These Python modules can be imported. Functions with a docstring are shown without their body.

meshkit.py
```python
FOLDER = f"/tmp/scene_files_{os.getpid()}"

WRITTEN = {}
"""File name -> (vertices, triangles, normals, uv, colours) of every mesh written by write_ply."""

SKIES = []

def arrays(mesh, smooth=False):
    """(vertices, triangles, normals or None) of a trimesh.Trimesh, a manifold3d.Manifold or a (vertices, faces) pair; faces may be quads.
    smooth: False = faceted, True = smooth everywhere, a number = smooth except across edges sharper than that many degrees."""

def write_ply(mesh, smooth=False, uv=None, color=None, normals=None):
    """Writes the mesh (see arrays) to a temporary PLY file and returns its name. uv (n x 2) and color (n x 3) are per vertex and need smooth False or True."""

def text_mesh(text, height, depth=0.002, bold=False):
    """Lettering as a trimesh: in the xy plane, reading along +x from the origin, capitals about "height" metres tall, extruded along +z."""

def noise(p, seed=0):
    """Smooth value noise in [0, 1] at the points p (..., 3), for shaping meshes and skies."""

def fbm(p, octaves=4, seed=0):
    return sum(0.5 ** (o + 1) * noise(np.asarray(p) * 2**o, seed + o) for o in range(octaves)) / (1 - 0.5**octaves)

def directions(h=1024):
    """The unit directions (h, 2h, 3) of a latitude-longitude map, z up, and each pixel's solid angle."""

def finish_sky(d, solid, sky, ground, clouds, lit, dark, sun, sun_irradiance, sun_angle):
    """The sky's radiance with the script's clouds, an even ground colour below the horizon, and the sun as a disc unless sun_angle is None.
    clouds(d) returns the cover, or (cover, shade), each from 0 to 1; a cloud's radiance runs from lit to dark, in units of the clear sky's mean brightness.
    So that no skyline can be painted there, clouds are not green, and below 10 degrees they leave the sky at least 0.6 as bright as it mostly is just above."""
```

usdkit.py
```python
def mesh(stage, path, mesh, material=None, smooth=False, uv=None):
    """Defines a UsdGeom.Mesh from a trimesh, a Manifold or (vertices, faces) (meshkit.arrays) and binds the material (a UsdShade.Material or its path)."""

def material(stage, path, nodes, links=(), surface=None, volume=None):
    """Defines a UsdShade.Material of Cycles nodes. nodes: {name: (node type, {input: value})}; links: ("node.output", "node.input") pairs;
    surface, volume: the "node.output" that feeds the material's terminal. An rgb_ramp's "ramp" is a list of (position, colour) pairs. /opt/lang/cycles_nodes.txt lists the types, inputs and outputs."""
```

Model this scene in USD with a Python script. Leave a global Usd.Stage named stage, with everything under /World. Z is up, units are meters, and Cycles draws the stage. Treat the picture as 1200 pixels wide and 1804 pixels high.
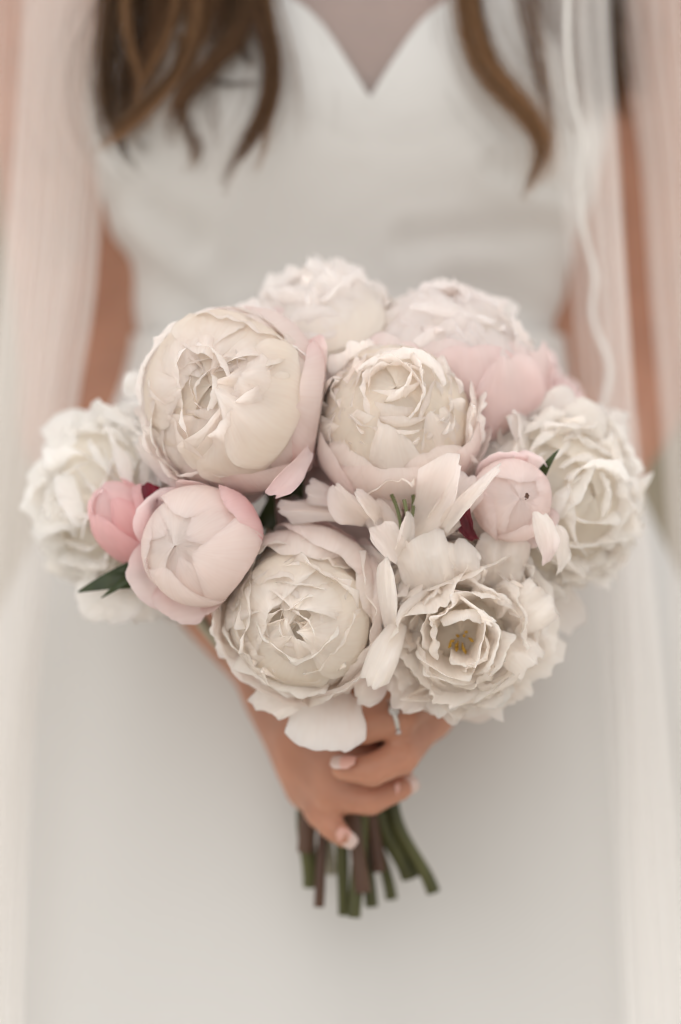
import math, random
import numpy as np
import usdkit, meshkit
from meshkit import fbm, noise
from pxr import Usd, UsdGeom, UsdLux, UsdShade, Sdf, Gf, Vt

stage = Usd.Stage.CreateInMemory()
UsdGeom.SetStageUpAxis(stage, UsdGeom.Tokens.z)
UsdGeom.SetStageMetersPerUnit(stage, 1.0)
UsdGeom.Xform.Define(stage, '/World')
UsdGeom.Scope.Define(stage, '/World/Looks')
rng = np.random.default_rng(7)

# ------------------------------------------------------------------ camera, sky, sun, exposure
CAM_Z, CAM_D, FPX = 1.05, 1.06, 4250.0       # camera height, distance to the bouquet's front, focal length over pixel pitch
cam = UsdGeom.Camera.Define(stage, '/World/camera')
cam.CreateFocalLengthAttr(85.0); cam.CreateHorizontalApertureAttr(24.0); cam.CreateVerticalApertureAttr(24.0 * 1024 / 681)
cam.CreateFStopAttr(2.0); cam.CreateFocusDistanceAttr(1.063)
cam.CreateClippingRangeAttr(Gf.Vec2f(0.01, 500)); cam.CreateExposureAttr(0.55)
cam.AddTranslateOp().Set(Gf.Vec3d(0, -CAM_D, CAM_Z)); cam.AddRotateXYZOp().Set(Gf.Vec3f(90, 0, 0))

SUN = np.array([-0.30, -0.78, 0.63]); SUN /= np.linalg.norm(SUN)
sun = UsdLux.DistantLight.Define(stage, '/World/sun')
sun.CreateIntensityAttr(0.14); sun.CreateAngleAttr(70.0); sun.CreateNormalizeAttr(True); sun.CreateColorAttr(Gf.Vec3f(1.0, 0.975, 0.945))
zr = math.degrees(math.atan2(SUN[0], -SUN[1])); xr = math.degrees(math.acos(SUN[2]))
sun.AddRotateXYZOp().Set(Gf.Vec3f(xr, 0, zr))

sky = UsdLux.DomeLight.Define(stage, '/World/sky')
sky.GetPrim().SetCustomDataByKey('kind', 'structure')
sky.GetPrim().SetCustomDataByKey('label', 'pale overcast sky above the bride')
sky.GetPrim().SetCustomDataByKey('category', 'sky')
elev, rot = math.asin(SUN[2]), math.atan2(SUN[0], SUN[1])
mat_sky = usdkit.material(stage, '/World/Looks/sky', {
    'tc': ('texture_coordinate', {}),
    'n': ('noise_texture', {'scale': 2.2, 'detail': 4.0, 'roughness': 0.55}),
    'r': ('rgb_ramp', {'ramp': [(0.25, (0.80, 0.80, 0.80)), (0.75, (1.0, 1.0, 1.0))]}),
    's': ('sky_texture', {'sky_type': 'single_scattering', 'sun_disc': False, 'sun_elevation': elev, 'sun_rotation': rot}),
    'c': ('mix_color', {'blend_type': 'multiply', 'fac': 1.0, 'b': (5.0, 4.90, 4.76), 'use_clamp': False, 'use_clamp_result': False}),
    'm': ('mix_color', {'fac': 0.93, 'use_clamp': False, 'use_clamp_result': False}),
    'b': ('background_shader', {'strength': 0.15})},
    [('tc.generated', 'n.vector'), ('n.fac', 'r.fac'), ('r.color', 'c.a'), ('s.color', 'm.a'), ('c.result', 'm.b'), ('m.result', 'b.color')],
    surface='b.background')
UsdShade.MaterialBindingAPI.Apply(sky.GetPrim()).Bind(mat_sky)

# ------------------------------------------------------------------ helpers
def P(px, py, y):
    """the point at depth y that stands at this pixel of the 1200 x 1804 photograph"""
    d = CAM_D + y
    return np.array([(px - 600.0) / FPX * d, y, CAM_Z - (py - 902.0) / FPX * d])
taken = {}
def numbered(parent, name):
    k = parent + '/' + name; n = taken.get(k, -1) + 1; taken[k] = n
    return k if n == 0 else '%s_%03d' % (k, n)
def tag(prim, label=None, cat=None, group=None, kind=None):
    for k, v in (('label', label), ('category', cat), ('group', group), ('kind', kind)):
        if v: prim.SetCustomDataByKey(k, v)
    return prim
def thing(name, label, cat, group=None, loc=(0, 0, 0)):
    x = UsdGeom.Xform.Define(stage, numbered('/World', name)); x.AddTranslateOp().Set(Gf.Vec3d(*map(float, loc)))
    return tag(x.GetPrim(), label, cat, group)
ORIGIN = {}
def obj(name, v, f, mat, parent=None, smooth=True, uv=None, tint=None):
    """one Mesh; vertices are world coordinates, re-expressed about the thing's own base"""
    path = numbered(parent.GetPath().pathString if parent else '/World', name)
    v = np.asarray(v, float)
    if parent is not None:
        o = np.zeros(3); p = parent
        while p and p.GetPath() != Sdf.Path('/World'):
            t = p.GetAttribute('xformOp:translate')
            if t and t.Get() is not None: o = o + np.array(t.Get())
            p = p.GetParent()
        v = v - o
    m = usdkit.mesh(stage, path, (v, f), mat, smooth=smooth, uv=uv)
    if tint is not None:
        UsdGeom.PrimvarsAPI(m).CreatePrimvar('tint', Sdf.ValueTypeNames.Color3fArray, 'vertex').Set(Vt.Vec3fArray.FromNumpy(np.asarray(tint, np.float32)))
    return m.GetPrim()
_gf = {}
def grid_faces(nu, nv, wrap=False):
    k = (nu, nv, wrap)
    if k not in _gf:
        i, j = np.meshgrid(np.arange(nu if wrap else nu - 1), np.arange(nv - 1), indexing='ij')
        a = i * nv + j; b = ((i + 1) % nu) * nv + j
        q = np.stack([a, b, b + 1, a + 1], -1).reshape(-1, 4)
        _gf[k] = np.vstack([q[:, [0, 1, 2]], q[:, [0, 2, 3]]])
    return _gf[k]
def unit(a): a = np.asarray(a, float); return a / np.linalg.norm(a)
def sstep(a, b, x): t = np.clip((x - a) / (b - a), 0, 1); return t * t * (3 - 2 * t)
def spline(pts, n):
    from scipy.interpolate import CubicSpline
    pts = np.asarray(pts, float); d = np.r_[0, np.cumsum(np.linalg.norm(np.diff(pts[:, :3], axis=0), axis=1))]
    return CubicSpline(d / d[-1], pts, axis=0)(np.linspace(0, 1, n))
def tube(path, radius, ns=12, cap=True):
    path = np.asarray(path, float); n = len(path); radius = np.broadcast_to(radius, n)
    t = np.gradient(path, axis=0); t /= np.linalg.norm(t, axis=1, keepdims=True)
    ref = np.array([0.0, 1, 0.05]); a = np.cross(t, ref); a /= np.linalg.norm(a, axis=1, keepdims=True); b = np.cross(t, a)
    ang = np.linspace(0, 2 * np.pi, ns, endpoint=False)
    v = path[None] + radius[None, :, None] * (np.cos(ang)[:, None, None] * a[None] + np.sin(ang)[:, None, None] * b[None])
    v = v.reshape(-1, 3); f = grid_faces(ns, n, True)
    if cap:
        v = np.vstack([v, path[:1], path[-1:]]); c0, c1 = len(v) - 2, len(v) - 1; k = np.arange(ns); k2 = (k + 1) % ns
        f = np.vstack([f, np.stack([k2 * n, k * n, np.full(ns, c0)], 1), np.stack([k * n + n - 1, k2 * n + n - 1, np.full(ns, c1)], 1)])
    return v, f

# ------------------------------------------------------------------ materials
def M(name, nodes, links=(), surface='p.BSDF', volume=None):
    return usdkit.material(stage, '/World/Looks/' + name, nodes, links, surface, volume)

mat_petal = M('petal', {
    'a': ('attribute', {'attribute': 'tint'}), 'uv': ('uvmap', {'attribute': 'st'}),
    'mp': ('mapping', {'scale': (34.0, 2.6, 1.0)}), 'n': ('noise_texture', {'scale': 1.0, 'detail': 3.0, 'roughness': 0.6}),
    'tc': ('texture_coordinate', {}), 'n2': ('noise_texture', {'scale': 160.0, 'detail': 3.0}),
    'h': ('math', {'math_type': 'add'}),
    'b': ('bump', {'strength': 0.32, 'distance': 0.0008}),
    'rv': ('rgb_ramp', {'ramp': [(0.3, (0.975, 0.955, 0.95)), (0.65, (1, 1, 1))]}),
    'm': ('mix_color', {'blend_type': 'multiply', 'fac': 1.0}),
    'p': ('principled_bsdf', {'roughness': 0.6, 'specular_ior_level': 0.12, 'sheen_weight': 0.05, 'sheen_roughness': 0.4, 'subsurface_method': 'burley', 'subsurface_weight': 0.9, 'subsurface_radius': (1.0, 0.85, 0.70), 'subsurface_scale': 0.008}),
    't': ('translucent_bsdf', {}), 'x': ('mix_closure', {'fac': 0.60})},
    [('uv.UV', 'mp.vector'), ('mp.vector', 'n.vector'), ('tc.object', 'n2.vector'), ('n.fac', 'h.value1'), ('n2.fac', 'h.value2'), ('h.value', 'b.height'),
     ('n.fac', 'rv.fac'), ('a.color', 'm.a'), ('rv.color', 'm.b'), ('m.result', 'p.base_color'), ('m.result', 't.color'), ('b.normal', 'p.normal'),
     ('p.BSDF', 'x.closure1'), ('t.BSDF', 'x.closure2')], surface='x.closure')

def plant_mat(name, c1, c2, rough=0.45, trans=0.12, scale=90.0):
    return M(name, {'tc': ('texture_coordinate', {}), 'mp': ('mapping', {'scale': (1, 1, 0.25)}), 'n': ('noise_texture', {'scale': scale, 'detail': 4.0}),
        'r': ('rgb_ramp', {'ramp': [(0.3, c1), (0.7, c2)]}), 'b': ('bump', {'strength': 0.25, 'distance': 0.001}),
        'p': ('principled_bsdf', {'roughness': rough, 'specular_ior_level': 0.4}), 't': ('translucent_bsdf', {}), 'x': ('mix_closure', {'fac': trans})},
        [('tc.object', 'mp.vector'), ('mp.vector', 'n.vector'), ('n.fac', 'r.fac'), ('r.color', 'p.base_color'), ('r.color', 't.color'), ('n.fac', 'b.height'), ('b.normal', 'p.normal'),
         ('p.BSDF', 'x.closure1'), ('t.BSDF', 'x.closure2')], surface='x.closure')
mat_stem = plant_mat('green_stem', (0.026, 0.028, 0.008), (0.085, 0.084, 0.024), trans=0.0)
mat_stem_red = plant_mat('reddish_stem', (0.060, 0.026, 0.016), (0.10, 0.05, 0.026), trans=0.0)
mat_stem_pale = plant_mat('pale_stem', (0.30, 0.27, 0.19), (0.42, 0.38, 0.29), trans=0.0)
mat_leaf = plant_mat('dark_leaf', (0.022, 0.034, 0.012), (0.05, 0.07, 0.022))
mat_sepal = plant_mat('green_sepal', (0.10, 0.12, 0.045), (0.19, 0.20, 0.09))
mat_sepal_red = plant_mat('red_sepal', (0.06, 0.006, 0.012), (0.20, 0.012, 0.03), rough=0.35)
mat_stamen = plant_mat('yellow_stamen', (0.55, 0.33, 0.05), (0.75, 0.48, 0.10))
mat_spot = plant_mat('brown_spot', (0.045, 0.02, 0.012), (0.16, 0.08, 0.05), trans=0.0, scale=900.0)

# ------------------------------------------------------------------ petals
CREAM = np.array([0.978, 0.936, 0.890]); WHITE = np.array([0.972, 0.956, 0.928]); PINK = np.array([0.92, 0.615, 0.620])
BLUSH = np.array([0.955, 0.840, 0.825]); DEEP = np.array([0.84, 0.44, 0.50]); BUTTER = np.array([0.988, 0.905, 0.750])
def fb(u, v, seed, oct=3):
    return fbm(np.stack([u, v, np.full_like(u, seed * 3.17 + 0.5)], -1), oct, 3) * 2 - 1
def shell(R, phi0, th1, w, seed, th0=12, ecc=1.0, tip=0.22, spiral=0.04, ruf=0.03, edge=0.02, curl=0.0, notch=0.05, bulge=0.0, nu=19, nv=17, lean=0.0):
    """a petal cupped round the flower's axis: local coordinates, z = the way the flower faces"""
    U, V = np.meshgrid(np.linspace(-1, 1, nu), np.linspace(0, 1, nv), indexing='ij')
    n1 = fb(U * 1.7, V * 0 + 0.3, seed, 2)
    reach = 1 - tip * np.abs(U) ** 2.6 + notch * n1 - 0.6 * notch * np.exp(-((U - 0.25 * math.sin(seed)) / 0.10) ** 2)
    Vt_ = V * reach
    th = np.radians(th0 + (th1 - th0) * Vt_)
    ph = math.radians(phi0) + math.radians(w) * U * (0.72 + 0.28 * np.sin(np.pi * np.clip(V, 0, 1) ** 0.8)) + 0.05 * V * fb(U * 1.4, V * 2, seed + 9, 2) + math.radians(lean) * V
    E = np.maximum(np.abs(U) ** 1.5, V)
    d = spiral * U + ruf * V ** 1.3 * fb(U * 1.8, V * 1.5, seed + 20, 3) * 1.6 + edge * E ** 3 * fb(U * 3.0, V * 2.6, seed + 31, 2) * 2 + .35 * edge * E ** 2 * fb(U * 7.0, V * 6.0, seed + 41, 2) * 2 + curl * np.clip((V - 0.72) / 0.28, 0, 1) ** 2 + bulge * np.sin(np.pi * V)
    r = R * (1 + d)
    X = np.stack([r * np.sin(th) * np.cos(ph), r * np.sin(th) * np.sin(ph), -r * np.cos(th) * ecc], -1)
    return X.reshape(-1, 3), U.ravel(), V.ravel()
def fold(base, r2, h2, phi0, L_w, seed, rmid=None, hmid=None, cup=1.2, ruf=0.08, edge=0.06, curl=0.0, notch=0.09, tip=0.3, nu=17, nv=15, twist=0.0):
    """a standing petal: meridian curve from base (r,h) through a control point to the tip (r2,h2), cupped across"""
    U, V = np.meshgrid(np.linspace(-1, 1, nu), np.linspace(0, 1, nv), indexing='ij')
    r0, h0 = base
    rm = rmid if rmid is not None else r2 * 1.25; hm = hmid if hmid is not None else h0 + 0.45 * (h2 - h0)
    n1 = fb(U * 1.8, V * 0 + 0.7, seed, 2)
    W = V * (1 - tip * np.abs(U) ** 2.4 + notch * n1 - 0.6 * notch * np.exp(-((U - 0.3 * math.sin(seed * 1.7)) / 0.12) ** 2))
    rr = (1 - W) ** 2 * r0 + 2 * W * (1 - W) * rm + W ** 2 * r2; hh = (1 - W) ** 2 * h0 + 2 * W * (1 - W) * hm + W ** 2 * h2
    dr = 2 * (1 - W) * (rm - r0) + 2 * W * (r2 - rm); dh = 2 * (1 - W) * (hm - h0) + 2 * W * (h2 - hm)
    q = np.sqrt(dr * dr + dh * dh) + 1e-9; nr, nh = dh / q, -dr / q               # outward normal of the meridian
    wid = L_w * (0.25 + 0.75 * np.sin(np.pi * (0.06 + 0.66 * V)) ** 0.9)
    lat = U * wid
    cupd = cup * lat ** 2 / (2 * max(L_w, 1e-6))
    E = np.maximum(np.abs(U) ** 1.5, V)
    d = -cupd + L_w * (ruf * (0.3 + V) * fb(U * 1.6, V * 1.6, seed + 40, 3) * 2 + edge * E ** 3 * fb(U * 2.6, V * 2.4, seed + 51, 2) * 2 + .35 * edge * E ** 2 * fb(U * 6.0, V * 5.0, seed + 61, 2) * 2) + curl * L_w * np.clip((V - 0.66) / 0.34, 0, 1) ** 2
    lat = lat + twist * d
    rr, hh = rr + nr * d, hh + nh * d
    p = math.radians(phi0); c, s = math.cos(p), math.sin(p)
    X = np.stack([rr * c - lat * s, rr * s + lat * c, hh], -1)
    return X.reshape(-1, 3), U.ravel(), V.ravel()
def frame(axis, roll=0.0):
    z = unit(axis); up = np.array([0, 0, 1.0]); x = np.cross(up, z); x = x / np.linalg.norm(x) if np.linalg.norm(x) > 1e-3 else np.array([1.0, 0, 0])
    y = np.cross(z, x); c, s = math.cos(math.radians(roll)), math.sin(math.radians(roll))
    return np.stack([c * x + s * y, -s * x + c * y, z], 1)                       # columns; local +y is 'up' in the picture
BALLS = []                                                                       # (centre, radius) of every bloom, for the pressing together
def press(Xw, me, amount=0.8):
    c0, r0 = BALLS[me]
    for k, (c, r) in enumerate(BALLS):
        if k == me: continue
        D = c - c0; d = np.linalg.norm(D)
        if d > (r + r0) * 1.15: continue
        n = D / d; t = (d * d + r0 * r0 - r * r) / (2 * d)
        if t < 0.35 * r0: continue
        over = (Xw - c0) @ n - (t - 0.0008)
        Xw = Xw - np.where(over > 0, over * amount, 0)[:, None] * n
    return Xw
def petal(parent, X, U, V, F, c, R, me, col, mat=mat_petal, nu=19, nv=17, name='petal', hard=0.8, label=None):
    if me is not None and KEYS[me] in 'GHI': hard = 0.35
    Xw = (X * R) @ F.T + c
    if me is not None: Xw = press(Xw, me, hard)
    p = obj(name, Xw, grid_faces(nu, nv), mat, parent, True, uv=np.stack([U * 0.5 + 0.5, V], 1), tint=np.clip(col, 0, 1))
    if label: tag(p, label)
    return p
def mixc(a, b, t): t = np.asarray(t)[:, None]; return a * (1 - t) + b * t

def guards(root, me, F, c, R, spec, tone, ecc=1.0, **kw):
    """hand-placed large outer petals: (phi, th1, half width, radius, pinkness, curl)"""
    for k, (phi, th1, w, rs, pk, cu) in enumerate(spec):
        sd = 11.3 * me + 1.7 * k
        o = dict(ecc=ecc, ruf=0.03, edge=0.012, notch=0.035, tip=0.2, nu=25, nv=21); o.update(kw)
        X, U, V = shell(rs, phi, th1, w, sd, curl=cu, **o)
        t = np.clip(pk * (0.25 + 0.9 * (1 - V) ** 1.1 + 0.55 * np.abs(U) ** 3 * V + 0.5 * fb(U * 1.3, V * 1.3, sd + 5, 2)), 0, 1)
        col = mixc(tone * (1 - 0.25 * pk) + BLUSH * 0.25 * pk, PINK if pk < 0.8 else DEEP * 0.4 + PINK * 0.6, t)
        petal(root, X, U, V, F, c, R, me, col, nu=25, nv=21)

def tilt(X, g, deg):
    a = unit(g.normal(0, 1, 3)); t = math.radians(g.normal(0, deg)); K = np.array([[0, -a[2], a[1]], [a[2], 0, -a[0]], [-a[1], a[0], 0]])
    return X @ (np.eye(3) + math.sin(t) * K + (1 - math.cos(t)) * K @ K).T
def heart(root, me, F, c, R, n, tone, rmax=0.78, dome=0.55, sink=0.25, depth=-0.45, wid=(0.26, 0.44), open_=0.0, ruf=0.10, edge=0.07, lean=0.35, notch=0.07, warm=0.5, skip=None, rmin=0.0, jit=0.06, curl=0.12, inward=1.25, cups=(0.3, 1.2)):
    """standing ruffled petals; their tips lie on a dome over the mouth"""
    g = np.random.default_rng(100 + me)
    for k in range(n):
        t = (k + 0.5) / n; r2 = max(rmin + (rmax - rmin) * math.sqrt(t) + g.normal(0, 0.03), 0.01)
        phi = k * 137.508 + g.normal(0, 14)
        if skip is not None and skip(r2, phi % 360): continue
        h2 = dome * (1 - (r2 / rmax) ** 2) + 0.72 - sink - 0.72 * r2 ** 2 + g.normal(0, jit)
        w = g.uniform(*wid) * (0.70 + 0.5 * r2 / rmax)
        sd = 50 + me * 37.7 + k * 1.31
        X, U, V = fold((0.05 + 0.15 * r2, depth), r2, h2, phi, w, sd, rmid=r2 * inward + 0.06, hmid=depth + (h2 - depth) * g.uniform(0.5, 0.8), cup=g.uniform(*cups), ruf=ruf * g.uniform(0.6, 1.4), edge=edge, curl=g.normal(0.0, 1) * curl + open_, notch=notch * g.uniform(0.4, 1.5), tip=g.uniform(0.10, 0.28), twist=g.normal(0, lean)); X = tilt(X, g, 7)
        col = mixc(BUTTER, tone * (0.97 + 0.03 * g.random()), np.clip(0.30 * (1 - warm) + 0.35 + V * 1.05, 0, 1))
        petal(root, X, U, V, F, c, R, me, col, nu=17, nv=15, hard=0.6)
def swirl(root, me, F, c, R, n, tone, r=(0.94, 0.52), th=(104, 168), w=(26, 44), ruf=0.10, edge=0.05, curl=0.10, open_=0.0, ecc=0.96, off=(0, 0), notch=0.07, jit=9, warm=0.4, seed=0):
    """petals that lie along the globe, overlapping like scales, their wavy tips pointing in to the heart"""
    g = np.random.default_rng(300 + me + seed)
    for k in range(n):
        t = (k + 0.5) / n; q = t ** 0.85
        rr = r[0] + (r[1] - r[0]) * q + g.normal(0, 0.012); tt = th[0] + (th[1] - th[0]) * q + g.normal(0, jit)
        ww = g.uniform(*w) * (1 + 0.9 * max(0, (tt - 125) / 45))
        sd = 700 + seed + me * 41.3 + k * 1.77
        X, U, V = shell(rr, k * 137.508 + g.normal(0, 18), min(tt, 176), ww, sd, th0=32, ecc=ecc, tip=g.uniform(0.10, 0.26), spiral=g.normal(0.02, 0.03), ruf=ruf * g.uniform(0.5, 1.5), edge=edge * g.uniform(0.5, 1.6), curl=open_ + g.normal(0, 1) * curl, notch=notch * g.uniform(0.3, 1.5), nu=21, nv=19, lean=g.normal(0, 6))
        X[:, 0] += off[0] * q; X[:, 1] += off[1] * q; X = tilt(X, g, 4.5)
        col = mixc(BUTTER, tone * (0.97 + 0.03 * g.random()), np.clip(0.65 - warm * 0.6 + V * 0.9, 0, 1))
        petal(root, X, U, V, F, c, R, me, col, nu=21, nv=19, hard=0.7)
def tuft(root, me, F, c, R, rr, tone, n=7, ecc=1.0):
    """crumpled petals folded over the very centre of the bloom"""
    g = np.random.default_rng(500 + me)
    for k in range(n):
        X, U, V = shell(rr + .012 * (n - k) + g.normal(0, .006), k * 137.5 + g.normal(0, 20), g.uniform(158, 184), g.uniform(48, 80), 1200 + me * 17 + k * 1.9, th0=118, ecc=ecc, tip=g.uniform(.05, .2), spiral=g.normal(0, .03), ruf=.13, edge=.05, curl=g.uniform(-.02, .16), notch=.05, nu=21, nv=19, lean=g.normal(0, 12))
        X = tilt(X, g, 6)
        petal(root, X, U, V, F, c, R, me, mixc(BUTTER * .4 + tone * .6, tone, np.clip(V * 1.4, 0, 1)), nu=21, nv=19)
def core(root, me, F, c, R, rr, col, n=3, ecc=1.0, seed=5):
    """the tightly wrapped inside of a bud"""
    for k in range(n):
        X, U, V = shell(rr - 0.02 * k, 120 * k + 40, 179.9, 95, 900 + seed + k + me * 3, th0=30, ecc=ecc, tip=0.0, spiral=0.03, ruf=0.02, edge=0.004, notch=0.0, nu=25, nv=21)
        petal(root, X, U, V, F, c, R, me, np.tile(col, (len(U), 1)), nu=25, nv=21)

BIND = P(612, 1395, 0.108)
def stem(root, c, F, R, end, rad, mat, lat):
    """stem from the bloom's back through the grip to its cut end"""
    s = c - F[:, 2] * R * 0.82
    g = BIND + np.array([lat[0] * 1.35, lat[1], 0.010]); g2 = BIND + np.array([lat[0] * 1.45, lat[1], -0.012])
    mid = s * 0.45 + g * 0.55 + np.array([0, 0.012, -0.002])
    path = spline([s, s * 0.75 + mid * 0.25 + [0, 0.006, 0], mid, g, g2, (g2 + end) / 2 + [0, 0, 0], end], 48)
    v, f = tube(path, 1.4 * rad * (1 + 0.06 * np.sin(np.linspace(0, 23, 48) + c[0] * 300)), 12)
    obj('stem', v, f, mat, root, 40)
    X = np.stack(np.meshgrid(np.linspace(0, 2 * np.pi, 17), np.linspace(0, 1, 6), indexing='ij'), -1); A, T = X[..., 0], X[..., 1]
    th = np.radians(4 + 58 * T * (0.75 + 0.25 * np.cos(A * 3))); r = R * 0.90
    L = np.stack([r * np.sin(th) * np.cos(A), r * np.sin(th) * np.sin(A), -r * np.cos(th)], -1).reshape(-1, 3)
    obj('calyx', L @ F.T + c, grid_faces(17, 6), mat_sepal, root, True)

# ------------------------------------------------------------------ the blooms
# key: centre pixel, depth of the centre, radius (m), facing axis
BL = {
 'A': (412, 704, 0.044, 0.0450, (-0.22, -0.95, 0.12)),
 'B': (698, 742, 0.046, 0.0405, (-0.02, -0.86, 0.42)),
 'C': (532, 1082, 0.040, 0.0410, (-0.06, -0.98, -0.10)),
 'D': (810, 1102, 0.046, 0.0415, (-0.02, -0.96, -0.12)),
 'E': (950, 880, 0.082, 0.0495, (0.58, -0.80, 0.02)),
 'F': (232, 880, 0.098, 0.0475, (-0.66, -0.74, 0.08)),
 'G': (572, 662, 0.102, 0.0545, (-0.10, -0.34, 0.93)),
 'H': (778, 668, 0.088, 0.0500, (0.10, -0.30, 0.95)),
 'I': (918, 684, 0.118, 0.0300, (0.45, -0.35, 0.82)),
 'J': (354, 962, 0.026, 0.0285, (-0.40, -0.90, 0.02)),
 'K': (222, 918, 0.050, 0.0165, (-0.45, -0.55, 0.70)),
 'L': (903, 882, 0.030, 0.0190, (0.12, -0.97, 0.05)),
 'N': (612, 905, 0.088, 0.0400, (0.02, -0.96, 0.05)),
}
KEYS = list(BL)
for k in KEYS:
    px, py, y, R, ax = BL[k]; BALLS.append((P(px, py, y), R))
STEMS = {  # cut end (px, py, y), radius, material, offset in the grip
 'A': ((562, 1598, 0.098), 0.0017, mat_stem_red, (-0.008, -0.008)), 'B': ((606, 1612, 0.100), 0.0021, mat_stem, (-0.002, -0.010)),
 'C': ((624, 1616, 0.094), 0.0024, mat_stem, (0.005, -0.011)), 'D': ((640, 1572, 0.092), 0.0026, mat_stem_red, (0.002, -0.013)),
 'E': ((764, 1572, 0.104), 0.0023, mat_stem, (0.016, -0.006)), 'F': ((548, 1562, 0.108), 0.0030, mat_stem, (-0.014, -0.003)),
 'G': ((690, 1584, 0.114), 0.0020, mat_stem, (0.008, 0.004)), 'H': ((724, 1545, 0.110), 0.0036, mat_stem, (0.011, -0.003)),
 'I': ((744, 1538, 0.122), 0.0022, mat_stem_pale, (0.015, 0.003)), 'J': ((538, 1502, 0.100), 0.0030, mat_stem_red, (-0.013, -0.006)),
 'N': ((655, 1598, 0.106), 0.0024, mat_stem, (0.004, 0.004)), 'K': ((584, 1540, 0.118), 0.0020, mat_stem_pale, (-0.008, 0.006)), 'L': ((668, 1535, 0.100), 0.0024, mat_stem_red, (0.008, -0.009)),
}
def bloom(key, label, group=None):
    px, py, y, R, ax = BL[key]; c = P(px, py, y); F = frame(ax); me = KEYS.index(key)
    root = thing('bud' if key in 'KL' else 'peony', label, 'flower bud' if key in 'KL' else 'flower', group, loc=c)
    e, r, m, lat = STEMS[key]; stem(root, c, F, R, P(*e), r, m, lat)
    return root, me, F, c, R

def bowl(key, label, spec, tone, n=0, ecc=1.0, gk={}, sw=None, co=None, **hk):
    root, me, F, c, R = bloom(key, label)
    guards(root, me, F, c, R, spec, tone, ecc, **gk)
    ht = hk.pop('htone', CREAM)
    if co: core(root, me, F, c, R, co, mixc(BUTTER, ht, [0.6])[0], n=3, ecc=ecc * .95)
    if co and key in 'ACGH': tuft(root, me, F, c, R, co, ht, ecc=ecc * .95)
    if sw: swirl(root, me, F, c, R, tone=ht, ecc=ecc * 0.97, **sw)
    if n: heart(root, me, F, c, R, n, ht, **hk)
    return root, me, F, c, R

# A: the big globe, upper left
bowl('A', 'largest globe-shaped cream peony with blush outer petals, upper left of the bouquet',
     [(-5, 124, 52, 1.00, .50, -.05), (-78, 116, 56, .985, .55, -.04), (-140, 104, 50, .97, .40, .0), (50, 116, 48, .975, .18, -.05), (115, 96, 46, .96, .10, .02), (175, 92, 48, .95, .12, .02),
      (-42, 88, 34, 1.045, .62, .03), (18, 96, 30, 1.05, .70, .03), (-108, 84, 36, 1.03, .55, .02),
      (-20, 134, 48, .95, .12, -.06), (-95, 126, 48, .945, .12, -.06), (-160, 118, 44, .93, .05, -.02), (70, 122, 44, .935, .05, -.03)],
     CREAM * .7 + BLUSH * .3, htone=CREAM * .85 + BLUSH * .15, sw=dict(n=34, r=(.955, .80), th=(108, 170), w=(34, 52), ruf=.07, edge=.035, notch=.04, off=(-.05, -.02)), co=.88, n=9, rmax=.34, dome=.06, sink=-.16, wid=(.24, .36), depth=.45, notch=.03, lean=.15, edge=.04)
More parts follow.
